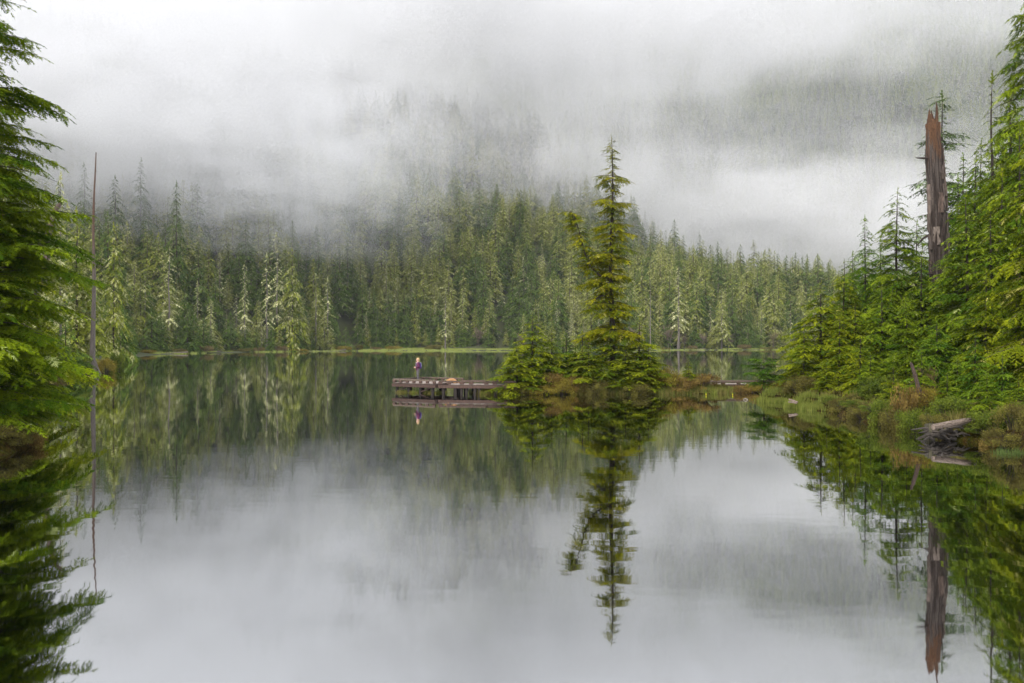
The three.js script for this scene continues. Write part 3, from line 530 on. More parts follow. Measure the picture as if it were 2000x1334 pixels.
function timber(parent, name, mat, c, size, turn, tilt = 0) { const m = meshOf(name, chamferBox(...size), mat, parent); m.position.set(...c); m.rotation.set(0, turn, tilt); return m; }
const pileGeo = (() => { const T = new Tubes(); T.tube([[0, -0.9, 0], [0, 0, 0], [0.01, 1, 0]], [0.13, 0.125, 0.115], 10, [1, 1, 1], (w, t) => 1 + 0.05 * noise2(Math.cos(w) * 2, t * 3 + Math.sin(w)), true); return T.computed(); })();
{
  const r = seeded(404), dock = thing('dock', 'old weathered plank dock with square platform and low bull rails', 'dock', [-6.3, 0, -62]);
  const th = -Math.PI / 6, ex = [Math.cos(th), -Math.sin(th)], ez = [Math.sin(th), Math.cos(th)], top = 0.74;
  const L = (x, z) => [ex[0] * x + ez[0] * z, ex[1] * x + ez[1] * z];      // platform axes -> dock axes
  const put = (name, mat, x, y, z, size, turn = 0, tilt = 0) => { const [a, b] = L(x, z); return timber(dock, name, mat, [a, y, b], size, th + turn, tilt); };
  for (let i = 0; i < 19; i++) put('plank', DECK[Math.floor(r() * 3)], -1.8 + i * 0.2, top - 0.025 + 0.006 * r(), 0, [0.188, 0.05, 3.7 + 0.1 * r()]);
  for (const [x, z, sx, sz] of [[0, 1.93, 3.95, 0.09], [0, -1.93, 3.95, 0.09], [1.93, 0, 0.09, 3.75], [-1.93, 0, 0.09, 3.75]]) put('fascia', BEAM[Math.floor(r() * 2)], x, top - 0.19, z, [sx, 0.24, sz]);
  for (const z of [-1, 0, 1]) put('joist', BEAM[0], 0, top - 0.16, z, [3.7, 0.2, 0.1]);
  const rails = [[0, 1.86, 3.86, 0], [0, -1.86, 3.86, 0], [-1.86, 0, 3.58, 1]];
  for (const [x, z, len, way] of rails) {
    put('rail', RAIL[Math.floor(r() * 2)], x, top + 0.215, z, way ? [0.13, 0.12, len] : [len, 0.12, 0.13]);
    const n = 7; for (let i = 0; i < n; i++) { const o = -len / 2 + 0.1 + i * (len - 0.2) / (n - 1); put('rail_block', BEAM[1], way ? x : o, top + 0.08, way ? o : z, way ? [0.14, 0.148, 0.24] : [0.24, 0.148, 0.14]); }
  }
  for (const [x, z] of [[-1.7, 1.7], [-0.6, 1.7], [0.5, 1.7], [1.6, 1.7], [-1.7, 0], [-1.7, -1.6], [0, -1.6], [1.6, -1.5], [1.65, 0.2], [0, 0]]) { const [a, b] = L(x, z), m = meshOf('pile', pileGeo, PILE, dock); m.position.set(a, -0.36, b); m.rotation.y = r() * 6; m.scale.set(0.9 + 0.3 * r(), 0.99, 0.9 + 0.3 * r()); }
  for (const [x, z] of [[-1.15, 1.72], [1.05, 1.72]]) put('brace', BEAM[0], x, 0.28, z + 0.02, [1.15, 0.08, 0.06], 0, 0.35);
  // walkway to the island
  const A = [0.75, 1.95], Bq = [6.5, 2.65], dx = Bq[0] - A[0], dz = Bq[1] - A[1], wl = Math.hypot(dx, dz), tw = Math.atan2(-dz, dx);
  const wpt = (s, o) => [A[0] + dx / wl * s + dz / wl * -o * -1, A[1] + dz / wl * s + dx / wl * o];
  const W = (name, mat, s, y, o, size) => { const [a, b] = wpt(s, o); return timber(dock, name, mat, [a, y, b], size, tw); };
  for (let s = 1.15; s < wl - 0.05; s += 0.2) W('plank', DECK[Math.floor(r() * 3)], s, top - 0.06 + 0.006 * r(), 0, [0.188, 0.05, 1.36]);
  for (const o of [0.72, -0.72]) {
    const s0 = o > 0 ? 0.12 : 1.9;
    W('fascia', BEAM[1], (s0 + wl) / 2, top - 0.21, o + Math.sign(o) * 0.02, [wl - s0, 0.22, 0.09]);
    W('rail', RAIL[0], (s0 + wl) / 2 + 0.02, top + 0.165, o - Math.sign(o) * 0.06, [wl - s0 - 0.06, 0.12, 0.13]);
    for (let s = s0 + 0.16, i = 0; s < wl; s += [0.62, 0.95, 0.7, 1.1][i++ % 4]) W('rail_block', BEAM[1], s, top + 0.035, o - Math.sign(o) * 0.06, [0.3, 0.135, 0.14]);
  }
  for (const s of [0.5, 1.35, 1.75, 2.15, 2.75, 3.05, 4.3, 5.2]) for (const o of [0.6, -0.6]) { const [a, b] = wpt(s + 0.1 * r(), o), m = meshOf('pile', pileGeo, PILE, dock); m.position.set(a, -0.41, b); m.rotation.y = r() * 6; m.scale.set(0.8 + 0.3 * r(), 0.99, 0.8 + 0.3 * r()); }
}
{
  const r = seeded(405), a = [worldX(1372, 63), 63], b = [worldX(1560, 63.5), 63.5], c = [(a[0] + b[0]) / 2, -(a[1] + b[1]) / 2], len = b[0] - a[0], tw = Math.atan2(b[1] - a[1], len), top = 0.56;
  const bw = thing('boardwalk', 'reddish brown boardwalk linking the island to the right bank', 'boardwalk', [c[0], 0, c[1]], tw);
  for (let s = -len / 2; s < len / 2; s += 0.2) timber(bw, 'plank', DECK[Math.floor(r() * 3)], [s, top - 0.03 + 0.008 * r(), 0], [0.186, 0.05, 1.3], 0);
  for (const o of [0.7, -0.7]) { for (const k of [-0.25, 0.25]) timber(bw, 'fascia', BEAM[k > 0 ? 1 : 0], [k * len, top - 0.17, o], [len / 2 - 0.02, 0.22, 0.09], 0); for (const k of [-0.25, 0.25]) timber(bw, 'rail', RAIL[k > 0 ? 0 : 1], [k * len, top + 0.17, o * 0.92], [len / 2 - 0.03, 0.11, 0.12], 0); for (let s = -len / 2 + 0.2; s < len / 2; s += 1.2) timber(bw, 'rail_block', BEAM[1], [s, top + 0.057, o * 0.92], [0.3, 0.11, 0.13], 0); }
  for (const s of [-2.9, -1.0, -0.75, 1.4, 3.0]) for (const o of [0.5, -0.5]) { const m = meshOf('pile', pileGeo, PILE, bw); m.position.set(s, -0.58, o); }
}

// ---------------------------------------------------------------- figures
function sdfMesh(bones, centre, half, res, k = 0.03) {     // smooth union of tapered capsules
  const mc = new MarchingCubes(res, new THREE.MeshBasicMaterial(), false, false, 400000), f = mc.field; mc.isolation = 0;
  const bs = bones.map(([a, b, ra, rb, sx = 1, sz = 1]) => { const d = sub(b, a); return [a, d, ra, rb, d[0] * d[0] + d[1] * d[1] + d[2] * d[2] || 1e-9, sx, sz]; });
  for (let z = 0; z < res; z++) for (let y = 0; y < res; y++) for (let x = 0; x < res; x++) {
    const px = centre[0] + (x - res / 2) / (res / 2) * half, py = centre[1] + (y - res / 2) / (res / 2) * half, pz = centre[2] + (z - res / 2) / (res / 2) * half;
    let m = 10;
    for (const [a, d, ra, rb, dd, sx, sz] of bs) {
      const ux = px - a[0], uy = py - a[1], uz = pz - a[2], t = clamp((ux * d[0] + uy * d[1] + uz * d[2]) / dd);
      const e = Math.hypot((ux - d[0] * t) / sx, uy - d[1] * t, (uz - d[2] * t) / sz) - lerp(ra, rb, t);
      if (m === 10) m = e; else { const h = clamp(0.5 + 0.5 * (m - e) / k); m = lerp(m, e, h) - k * h * (1 - h); }
    }
    f[x + y * res + z * res * res] = -m;
  }
  mc.update();
  let g = new THREE.BufferGeometry(); g.setAttribute('position', new THREE.Float32BufferAttribute(mc.positionArray.slice(0, mc.count * 3), 3));
  g = mergeVertices(g, 1e-4); const p = g.attributes.position;
  for (let i = 0; i < p.count; i++) p.setXYZ(i, centre[0] + p.getX(i) * half, centre[1] + p.getY(i) * half, centre[2] + p.getZ(i) * half);
  g.computeVertexNormals(); return g;
}
const cloth = (r, g, b, rough = 0.85) => new THREE.MeshStandardMaterial({ color: rgb(r, g, b), roughness: rough, bumpMap: null });
{ // a person in a purple jacket looking out over the lake: faces -x (left), a little towards the viewer
  const at = [worldX(816, 63.4), 0.752, -63.4];
  const person = thing('person', 'person in purple jacket and grey trousers standing on the dock platform', 'person', at, 0.35);
  const skin = cloth(0.55, 0.34, 0.25, 0.6);
  const body = [[[0, 0.98, 0.0], [0, 1.38, 0], 0.11, 0.12, 1, 1.35], [[0.01, 1.38, 0], [0, 1.5, 0], 0.06, 0.052], [[0.01, 0.95, -0.09], [0, 0.5, -0.09], 0.075, 0.052], [[0, 0.5, -0.09], [0.02, 0.09, -0.09], 0.05, 0.036], [[0.01, 0.95, 0.09], [0, 0.5, 0.1], 0.075, 0.052], [[0, 0.5, 0.1], [0.02, 0.09, 0.1], 0.05, 0.036],
    [[0.0, 1.4, -0.17], [0.04, 1.13, -0.22], 0.045, 0.036], [[0.04, 1.13, -0.22], [-0.17, 1.04, -0.12], 0.035, 0.026], [[0.0, 1.4, 0.17], [0.04, 1.13, 0.22], 0.045, 0.036], [[0.04, 1.13, 0.22], [-0.17, 1.04, 0.12], 0.035, 0.026]];
  const head = [[[0.01, 1.63, 0], [0.0, 1.66, 0], 0.085, 0.095, 1.12, 0.92], [[-0.04, 1.57, 0], [-0.055, 1.6, 0], 0.052, 0.06], [[-0.1, 1.61, 0], [-0.118, 1.6, 0], 0.016, 0.013], [[0.01, 1.61, 0.083], [0.01, 1.63, 0.085], 0.018, 0.02], [[0.01, 1.61, -0.083], [0.01, 1.63, -0.085], 0.018, 0.02], [[-0.092, 1.562, -0.018], [-0.092, 1.562, 0.018], 0.01, 0.01], [[0.01, 1.46, 0], [0, 1.56, 0], 0.052, 0.052]];
  const hand = (s) => { const w = [-0.17, 1.04, 0.12 * s], out = [[w, [-0.25, 1.045, 0.075 * s], 0.03, 0.036]]; for (let f = 0; f < 4; f++) { const b = [-0.255, 1.065 - f * 0.02, 0.07 * s], e = [b[0] - 0.035 + 0.004 * f, b[1] + 0.004, b[2] - 0.022 * s], t = [e[0] + 0.005, e[1] - 0.003, e[2] - [0.03, 0.034, 0.03, 0.022][f] * s]; out.push([b, e, 0.0095, 0.009], [e, t, 0.009, 0.0078]); } out.push([[-0.2, 1.062, 0.1 * s], [-0.225, 1.092, 0.07 * s], 0.0115, 0.0105], [[-0.225, 1.092, 0.07 * s], [-0.235, 1.093, 0.04 * s], 0.0105, 0.009]); return out; };
  const g = mergeGeometries([sdfMesh(body, [0, 0.85, 0], 0.86, 110), sdfMesh(head, [0, 1.6, 0], 0.2, 110, 0.02), sdfMesh(hand(1), [-0.23, 1.06, 0.07], 0.11, 72, 0.008), sdfMesh(hand(-1), [-0.23, 1.06, -0.07], 0.11, 72, 0.008)]);
  meshOf('body', g, skin, person);
  meshOf('jacket', sdfMesh([[[0, 0.9, 0], [0, 1.18, 0], 0.155, 0.14, 1, 1.2], [[0, 1.18, 0], [0.01, 1.36, 0], 0.145, 0.125, 1, 1.3], [[0.01, 1.36, 0], [0, 1.44, 0], 0.09, 0.075], [[0, 1.38, -0.17], [0.04, 1.13, -0.225], 0.075, 0.062], [[0.04, 1.13, -0.225], [-0.15, 1.05, -0.13], 0.06, 0.045], [[0, 1.38, 0.17], [0.04, 1.13, 0.225], 0.075, 0.062], [[0.04, 1.13, 0.225], [-0.15, 1.05, 0.13], 0.06, 0.045]], [0, 1.15, 0], 0.42, 90, 0.04), cloth(0.075, 0.009, 0.045), person);
  meshOf('collar', sdfMesh([[[-0.01, 1.42, -0.06], [-0.06, 1.45, 0], 0.035, 0.035], [[-0.06, 1.45, 0], [-0.01, 1.42, 0.06], 0.035, 0.035], [[-0.01, 1.42, 0.06], [0.05, 1.45, 0.03], 0.04, 0.04], [[-0.01, 1.42, -0.06], [0.05, 1.45, -0.03], 0.04, 0.04], [[-0.04, 1.38, -0.12], [-0.05, 1.3, -0.13], 0.05, 0.045], [[-0.04, 1.38, 0.12], [-0.05, 1.3, 0.13], 0.05, 0.045]], [0, 1.4, 0], 0.22, 60, 0.02), cloth(0.26, 0.04, 0.16), person);
  meshOf('trousers', sdfMesh([[[0, 0.92, 0], [0, 0.88, 0], 0.13, 0.13, 1, 1.25], [[0.01, 0.9, -0.09], [0, 0.5, -0.095], 0.105, 0.075], [[0, 0.5, -0.095], [0.02, 0.1, -0.095], 0.075, 0.062], [[0.01, 0.9, 0.09], [0, 0.5, 0.1], 0.105, 0.075], [[0, 0.5, 0.1], [0.02, 0.1, 0.1], 0.075, 0.062]], [0, 0.53, 0], 0.54, 90, 0.025), cloth(0.085, 0.078, 0.085), person);
  for (const s of [-1, 1]) meshOf('boot', sdfMesh([[[0.03, 0.06, 0.098 * s], [0.02, 0.17, 0.098 * s], 0.06, 0.055], [[0.02, 0.045, 0.098 * s], [-0.14, 0.035, 0.11 * s], 0.045, 0.035]], [-0.05, 0.09, 0.1 * s], 0.2, 48, 0.02), cloth(0.1, 0.08, 0.06), person);
  meshOf('hair', sdfMesh([[[0.02, 1.67, 0], [0.03, 1.69, 0], 0.1, 0.097, 1.1, 1], [[0.07, 1.62, 0], [0.075, 1.5, 0], 0.075, 0.055, 1, 1.2], [[-0.05, 1.71, 0], [0.02, 1.73, 0], 0.05, 0.06]], [0.02, 1.62, 0], 0.24, 72, 0.03), cloth(0.42, 0.28, 0.12, 0.55), person);
  for (const s of [-1, 1]) meshOf('eye', new THREE.SphereGeometry(0.008, 8, 6).translate(-0.098, 1.64, 0.033 * s), cloth(0.03, 0.02, 0.02, 0.2), person);
  const pack = thing('backpack', 'lavender and indigo backpack worn by the person on the dock', 'backpack', [at[0], at[1], at[2]], 0.35);
  meshOf('bag', sdfMesh([[[0.2, 1.02, 0], [0.19, 1.32, 0], 0.085, 0.075, 1, 1.5], [[0.24, 1.05, 0], [0.23, 1.2, 0], 0.06, 0.05, 1, 1.4]], [0.2, 1.16, 0], 0.3, 60), cloth(0.07, 0.035, 0.17), pack);
  meshOf('panel', sdfMesh([[[0.27, 1.1, 0], [0.25, 1.3, 0], 0.04, 0.045, 1, 2.2], [[0.22, 1.38, 0], [0.2, 1.38, 0], 0.05, 0.05, 1, 1.8]], [0.24, 1.22, 0], 0.24, 56), cloth(0.2, 0.2, 0.3), pack);
  for (const s of [-1, 1]) meshOf('strap', sdfMesh([[[0.16, 1.4, 0.1 * s], [0.0, 1.475, 0.115 * s], 0.024, 0.024], [[0.0, 1.475, 0.115 * s], [-0.135, 1.36, 0.125 * s], 0.022, 0.022], [[-0.135, 1.36, 0.125 * s], [-0.13, 1.12, 0.15 * s], 0.02, 0.018]], [0, 1.3, 0.12 * s], 0.24, 56, 0.01), cloth(0.14, 0.12, 0.17), pack);
}
{ // a tan dog crouched on the walkway with its nose down to the left
  const at = [worldX(882, 60.6), 0.7, -60.6], fur = cloth(0.34, 0.18, 0.075, 0.9);
  const dog = thing('dog', 'orange-tan dog crouching with lowered head on the dock walkway', 'dog', at, -0.1);
  const leg = (x, z, hind) => hind ? [[[x, 0.2, z], [x - 0.11, 0.1, z * 1.15], 0.075, 0.05], [[x - 0.11, 0.1, z * 1.15], [x + 0.05, 0.05, z * 1.2], 0.04, 0.028], [[x + 0.05, 0.05, z * 1.2], [x - 0.08, 0.025, z * 1.2], 0.027, 0.026]] : [[[x, 0.2, z], [x + 0.06, 0.1, z * 1.2], 0.06, 0.042], [[x + 0.06, 0.1, z * 1.2], [x - 0.02, 0.03, z * 1.2], 0.036, 0.026], [[x - 0.02, 0.028, z * 1.2], [x - 0.13, 0.024, z * 1.2], 0.026, 0.028]];
  meshOf('body', sdfMesh([[[-0.12, 0.25, 0], [0.12, 0.26, 0], 0.115, 0.105, 1, 0.9], [[0.12, 0.26, 0], [0.3, 0.17, 0], 0.1, 0.1], [[-0.12, 0.26, 0], [-0.28, 0.22, 0], 0.09, 0.065], [[-0.28, 0.22, 0], [-0.38, 0.18, 0], 0.068, 0.06], [[-0.38, 0.17, 0], [-0.5, 0.12, 0], 0.045, 0.026], [[0.36, 0.14, 0], [0.5, 0.06, 0.03], 0.034, 0.026], [[0.5, 0.06, 0.03], [0.6, 0.03, 0.08], 0.026, 0.012],
    ...leg(-0.16, 0.08), ...leg(-0.16, -0.08), ...leg(0.28, 0.09, true), ...leg(0.28, -0.09, true)], [0.03, 0.22, 0], 0.66, 110, 0.035), fur, dog);
  for (const s of [-1, 1]) meshOf('ear', sdfMesh([[[-0.33, 0.23, 0.04 * s], [-0.31, 0.29, 0.05 * s], 0.024, 0.008, 0.7, 1]], [-0.32, 0.25, 0.045 * s], 0.08, 32), cloth(0.45, 0.24, 0.1, 0.9), dog);
  meshOf('nose', new THREE.SphereGeometry(0.017, 8, 6).translate(-0.522, 0.122, 0), cloth(0.02, 0.02, 0.02, 0.3), dog);
}

// ---------------------------------------------------------------- grasses and flowers
function tuft(seed, n, h, spread, c0, c1) {
  const r = seeded(seed), B = new Tris();
  for (let i = 0; i < n; i++) { const a = r() * 6.28, b = [Math.cos(a) * spread * r(), -0.04, Math.sin(a) * spread * r()], l = h * (0.5 + 0.7 * r()), w = 0.012 + 0.01 * r(), t = [b[0] + Math.cos(a) * l * 0.4 * r(), l, b[2] + Math.sin(a) * l * 0.4 * r()], s = [-Math.sin(a + 1) * w, 0, Math.cos(a + 1) * w], f = r(), k = [0, 1, 2].map((j) => lerp(c0[j], c1[j], f)); B.tri(sub(b, s), add(b, s), t, k); }
  return B.build();
}
function scatter(name, label, category, geo, mat, spots) {
  const m = new THREE.InstancedMesh(geo, mat, spots.length), M = new THREE.Matrix4(), Q = new THREE.Quaternion(), E = new THREE.Euler();
  spots.forEach(([x, y, z, s, a], i) => { M.compose(new THREE.Vector3(x, y, z), Q.setFromEuler(E.set(0, a, 0)), new THREE.Vector3(s, s, s)); m.setMatrixAt(i, M); });
  m.name = numbered(name); m.castShadow = m.receiveShadow = true; scene.add(m);
  return tag(m, label, category, undefined, 'stuff');
}
{
  const r = seeded(31), spots = [], fresh = tuft(1, 26, 0.34, 0.22, [0.1, 0.13, 0.025], [0.19, 0.2, 0.05]), dry = tuft(2, 26, 0.3, 0.24, [0.09, 0.085, 0.025], [0.17, 0.15, 0.05]), reed = tuft(3, 10, 0.42, 0.3, [0.045, 0.075, 0.02], [0.085, 0.11, 0.035]);
  for (let i = 0; i < 9000; i++) { const x = -2 + r() * 21, z = -57 - r() * 8, h = islandHeight(x, z); if (h > -0.06 && (h < 0.28 || r() < 0.3)) spots.push([x, Math.max(0, h), z, 0.6 + 0.7 * r(), r() * 6]); }
  for (let i = 0; i < 2500; i++) { const x = -2.5 + r() * 2.5, z = -59 - r() * 3; if (r() < 0.2) spots.push([x, 0, z, 0.7 + 0.6 * r(), r() * 6]); }
  for (const [px, d] of [[785, 61], [797, 61], [812, 60.5], [830, 60.5], [862, 60.5], [845, 60], [925, 60.3]]) for (let i = 0; i < 22; i++) spots.push([worldX(px, d) + (r() - 0.5) * 0.7, 0, -d + (r() - 0.5) * 0.6, 0.3 + 0.4 * r(), r() * 6]);
  scatter('island_grass', 'tufts of sedge fringing the island and dock piles', 'grass', dry, LICHEN, spots.filter((_, i) => i % 5 < 3));
  scatter('island_grass', 'fresh green grass along the island waterline', 'grass', fresh, LICHEN, spots.filter((_, i) => i % 5 >= 3));
  const bankSpots = [], spit = [];
  for (let i = 0; i < 9000; i++) { const x = 14.5 + r() * 9, z = -28 - r() * 32, h = landHeight(x, z); if (h > 0 && h < 1.1) { const on = z < -44 && z > -53 && x < 17.6; if (on) spit.push([x, h, z, 0.6 + 0.5 * r(), r() * 6]); else if (r() < 0.1) bankSpots.push([x, h, z, 0.5 + 0.7 * r(), r() * 6]); } }
  for (let i = 0; i < 1500; i++) { const x = 14.6 + r() * 2.4, z = -45 - r() * 7; if (landHeight(x, z) > -0.25) spit.push([x, 0, z, 0.5 + 0.5 * r(), r() * 6]); }
  scatter('spit_grass', 'bright short grass covering the spit at the right bank tip', 'grass', fresh, LICHEN, spit);
  scatter('bank_grass', 'dry tufts of grass along the right bank', 'grass', dry, LICHEN, bankSpots);
  const reeds = []; for (let i = 0; i < 30; i++) reeds.push([worldX(1935 + r() * 90, 28.0), 0, -27.3 - r() * 0.9, 0.3 + 0.3 * r(), r() * 6]);
  scatter('reeds', 'green reeds standing in the water at the bottom right', 'reeds', reed, LICHEN, reeds);
  const sedge = tuft(4, 40, 0.6, 0.9, [0.17, 0.21, 0.05], [0.27, 0.3, 0.09]), far = [];
  for (let i = 0; i < 26000; i++) { const x = -112 + r() * 300, z = -235 - r() * 160, s = shoreDistance(x, z), patch = noise2(x * 0.03, 4.4); const wide = x > -62 && x < 3 ? 30 * clamp(0.75 + 0.6 * patch) : x > 55 ? 10 * clamp(patch) : 5 * clamp(patch - 0.1); if (s > -2 && s < wide) far.push([x, Math.max(0.02, landHeight(x, z)), z, 0.6 + 0.6 * r(), r() * 6]); }
  scatter('sedge_meadow', 'strip of bright green sedge along the far shore', 'meadow', sedge, LICHEN, far);
  for (const [px, d, label] of [[1431, 57.6, 'yellow skunk cabbage flower by the water before the boardwalk'], [1379, 57.8, 'yellow flower spike at the right tip of island']]) {
    const f = thing('swamp_flower', label, 'flower', [worldX(px, d), 0.02, -d]), q = seeded(px); f.scale.setScalar(0.42);
    const S = new Tubes(); S.tube([[0, 0, 0], [0.01, 0.16, 0], [0, 0.4, 0.01]], [0.05, 0.075, 0.005], 7, [0.75, 0.6, 0.02]); meshOf('spathe', S.build(), DRY, f);
    for (let i = 0; i < 6; i++) { const B = new Tris(), a = i + q(), l = 0.3 + 0.2 * q(); B.tri([0, 0, 0], [Math.cos(a) * 0.12 - Math.sin(a) * 0.06, l * 0.7, Math.sin(a) * 0.12 + Math.cos(a) * 0.06], [Math.cos(a) * 0.2, l, Math.sin(a) * 0.2], [0.14, 0.22, 0.02]); B.tri([0, 0, 0], [Math.cos(a) * 0.2, l, Math.sin(a) * 0.2], [Math.cos(a) * 0.12 + Math.sin(a) * 0.06, l * 0.7, Math.sin(a) * 0.12 - Math.cos(a) * 0.06], [0.14, 0.22, 0.02]); meshOf('leaf', B.build(), LICHEN, f); }
  }
}

// ---------------------------------------------------------------- far shore forest
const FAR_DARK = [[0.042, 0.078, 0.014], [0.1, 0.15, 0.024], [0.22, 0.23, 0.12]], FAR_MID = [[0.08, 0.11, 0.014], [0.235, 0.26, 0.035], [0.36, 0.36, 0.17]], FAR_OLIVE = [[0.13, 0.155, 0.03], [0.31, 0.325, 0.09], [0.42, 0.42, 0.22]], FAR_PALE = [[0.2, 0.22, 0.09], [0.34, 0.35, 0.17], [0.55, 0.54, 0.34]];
const farBase = { q: 3.4, k: 3, dh: 0.3, trunkSides: 6, limb: 0.008, rise: 0.05, droop: 0.55, wide: 0.44, hang: 0.12, taper: 0.5 };
const FT = {
  dark: [101, 102, 103].map((seed, i) => conifer({ ...farBase, seed, H: 34, R: [9, 7.8, 9.8][i], h0: 3, profile: (t) => Math.pow(1 - t, 0.75) * (0.75 + 0.25 * smooth(0, 0.2, t)), palette: FAR_DARK, gap: 0.18, lichen: 0.1 })),
  mid: [111, 112, 113].map((seed, i) => conifer({ ...farBase, seed, H: 32, R: [8.6, 7.4, 9.2][i], h0: 4, profile: (t) => Math.pow(1 - t, 0.6) * 0.9, palette: FAR_MID, gap: 0.22, lichen: 0.26 })),
  olive: [121, 122].map((seed, i) => conifer({ ...farBase, seed, H: 30, R: [7.8, 7][i], h0: 5, profile: (t) => Math.pow(1 - t, 0.5) * 0.85, palette: FAR_OLIVE, gap: 0.25, lichen: 0.25 })),
  pale: [131, 132].map((seed, i) => conifer({ ...farBase, q: 3.4, dh: 0.42, seed, H: 27, R: [5.2, 4.4][i], h0: 7, profile: (t) => Math.pow(1 - t, 0.5) * 0.85, palette: FAR_PALE, gap: 0.3, bare: 0.15, lichen: 0.3 })),
  low: [141, 142, 143].map((seed, i) => conifer({ ...farBase, q: 3.2, dh: 0.2, seed, H: 14, R: [5.6, 5, 6.2][i], h0: 0.4, profile: (t) => Math.pow(1 - t, 0.7), palette: FAR_DARK, gap: 0.1, lichen: 0.02 })),
};
function bareTree(seed, H, R, col) {
  const r = seeded(seed), K = new Tubes(), T = new Tubes(), B = new Tris();
  for (let s = 0; s < 4; s++) { const a = r() * 6.28, l = 0.1 + 0.2 * r(), top = [Math.cos(a) * R * l * 2, H * (0.75 + 0.25 * r()), Math.sin(a) * R * l * 2]; K.tube([[Math.cos(a) * 0.3, -0.3, Math.sin(a) * 0.3], top.map((v, j) => v * (j === 1 ? 0.5 : 0.35)), top], [0.11, 0.08, 0.02], 5);
    for (let i = 0; i < 14; i++) { const u = 0.3 + 0.68 * r(), b = top.map((v, j) => v * (j === 1 ? u : u * u)), w = r() * 6.28, m = R * (0.25 + 0.5 * r()); const e = add(b, [Math.cos(w) * m, m * (0.4 + 0.7 * r()), Math.sin(w) * m]); T.tube([b, e], [0.05, 0.015], 3);
      for (let j = 0; j < 16; j++) { const p = add(b, sub(e, b), 0.3 + 0.7 * r()), d = unit([r() - 0.5, r() * 0.8, r() - 0.5]), q = unit([r() - 0.5, r() - 0.5, r() - 0.5]), c = 0.7 + 0.6 * r(); B.tri(add(p, q, -0.06), add(p, q, 0.06), add(p, d, 0.6 + 0.5 * r()), col.map((x) => x * c)); } } }
  return { trunk: mergeGeometries([K.build(), T.build()]), crown: B.build(), H };
}
FT.alder = [bareTree(151, 9, 4, [0.17, 0.13, 0.1]), bareTree(152, 8, 3.6, [0.16, 0.14, 0.07])];
const deadPole = [161, 162].map((seed) => { const g = conifer({ ...farBase, seed, H: 26, R: 1.4, dh: 0.9, h0: 8, profile: () => 0.8, palette: FAR_PALE, bare: 0.75, gap: 0.3, trunk: 0.3 }); return g; });
FT.dead = deadPole;
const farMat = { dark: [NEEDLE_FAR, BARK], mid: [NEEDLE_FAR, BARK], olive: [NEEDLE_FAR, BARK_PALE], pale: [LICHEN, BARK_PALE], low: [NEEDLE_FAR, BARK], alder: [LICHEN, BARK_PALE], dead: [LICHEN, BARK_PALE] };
const WORDS = { dark: 'dark green spruce', mid: 'green lichen-flecked hemlock', olive: 'olive hemlock', pale: 'pale lichen-draped hemlock', low: 'low dense dark hemlock', alder: 'bare twiggy greyish alder', dead: 'dead pale standing trunk' };
const FULL = { dark: 34, mid: 32, olive: 30, pale: 27, low: 14, alder: 8.5, dead: 26 };

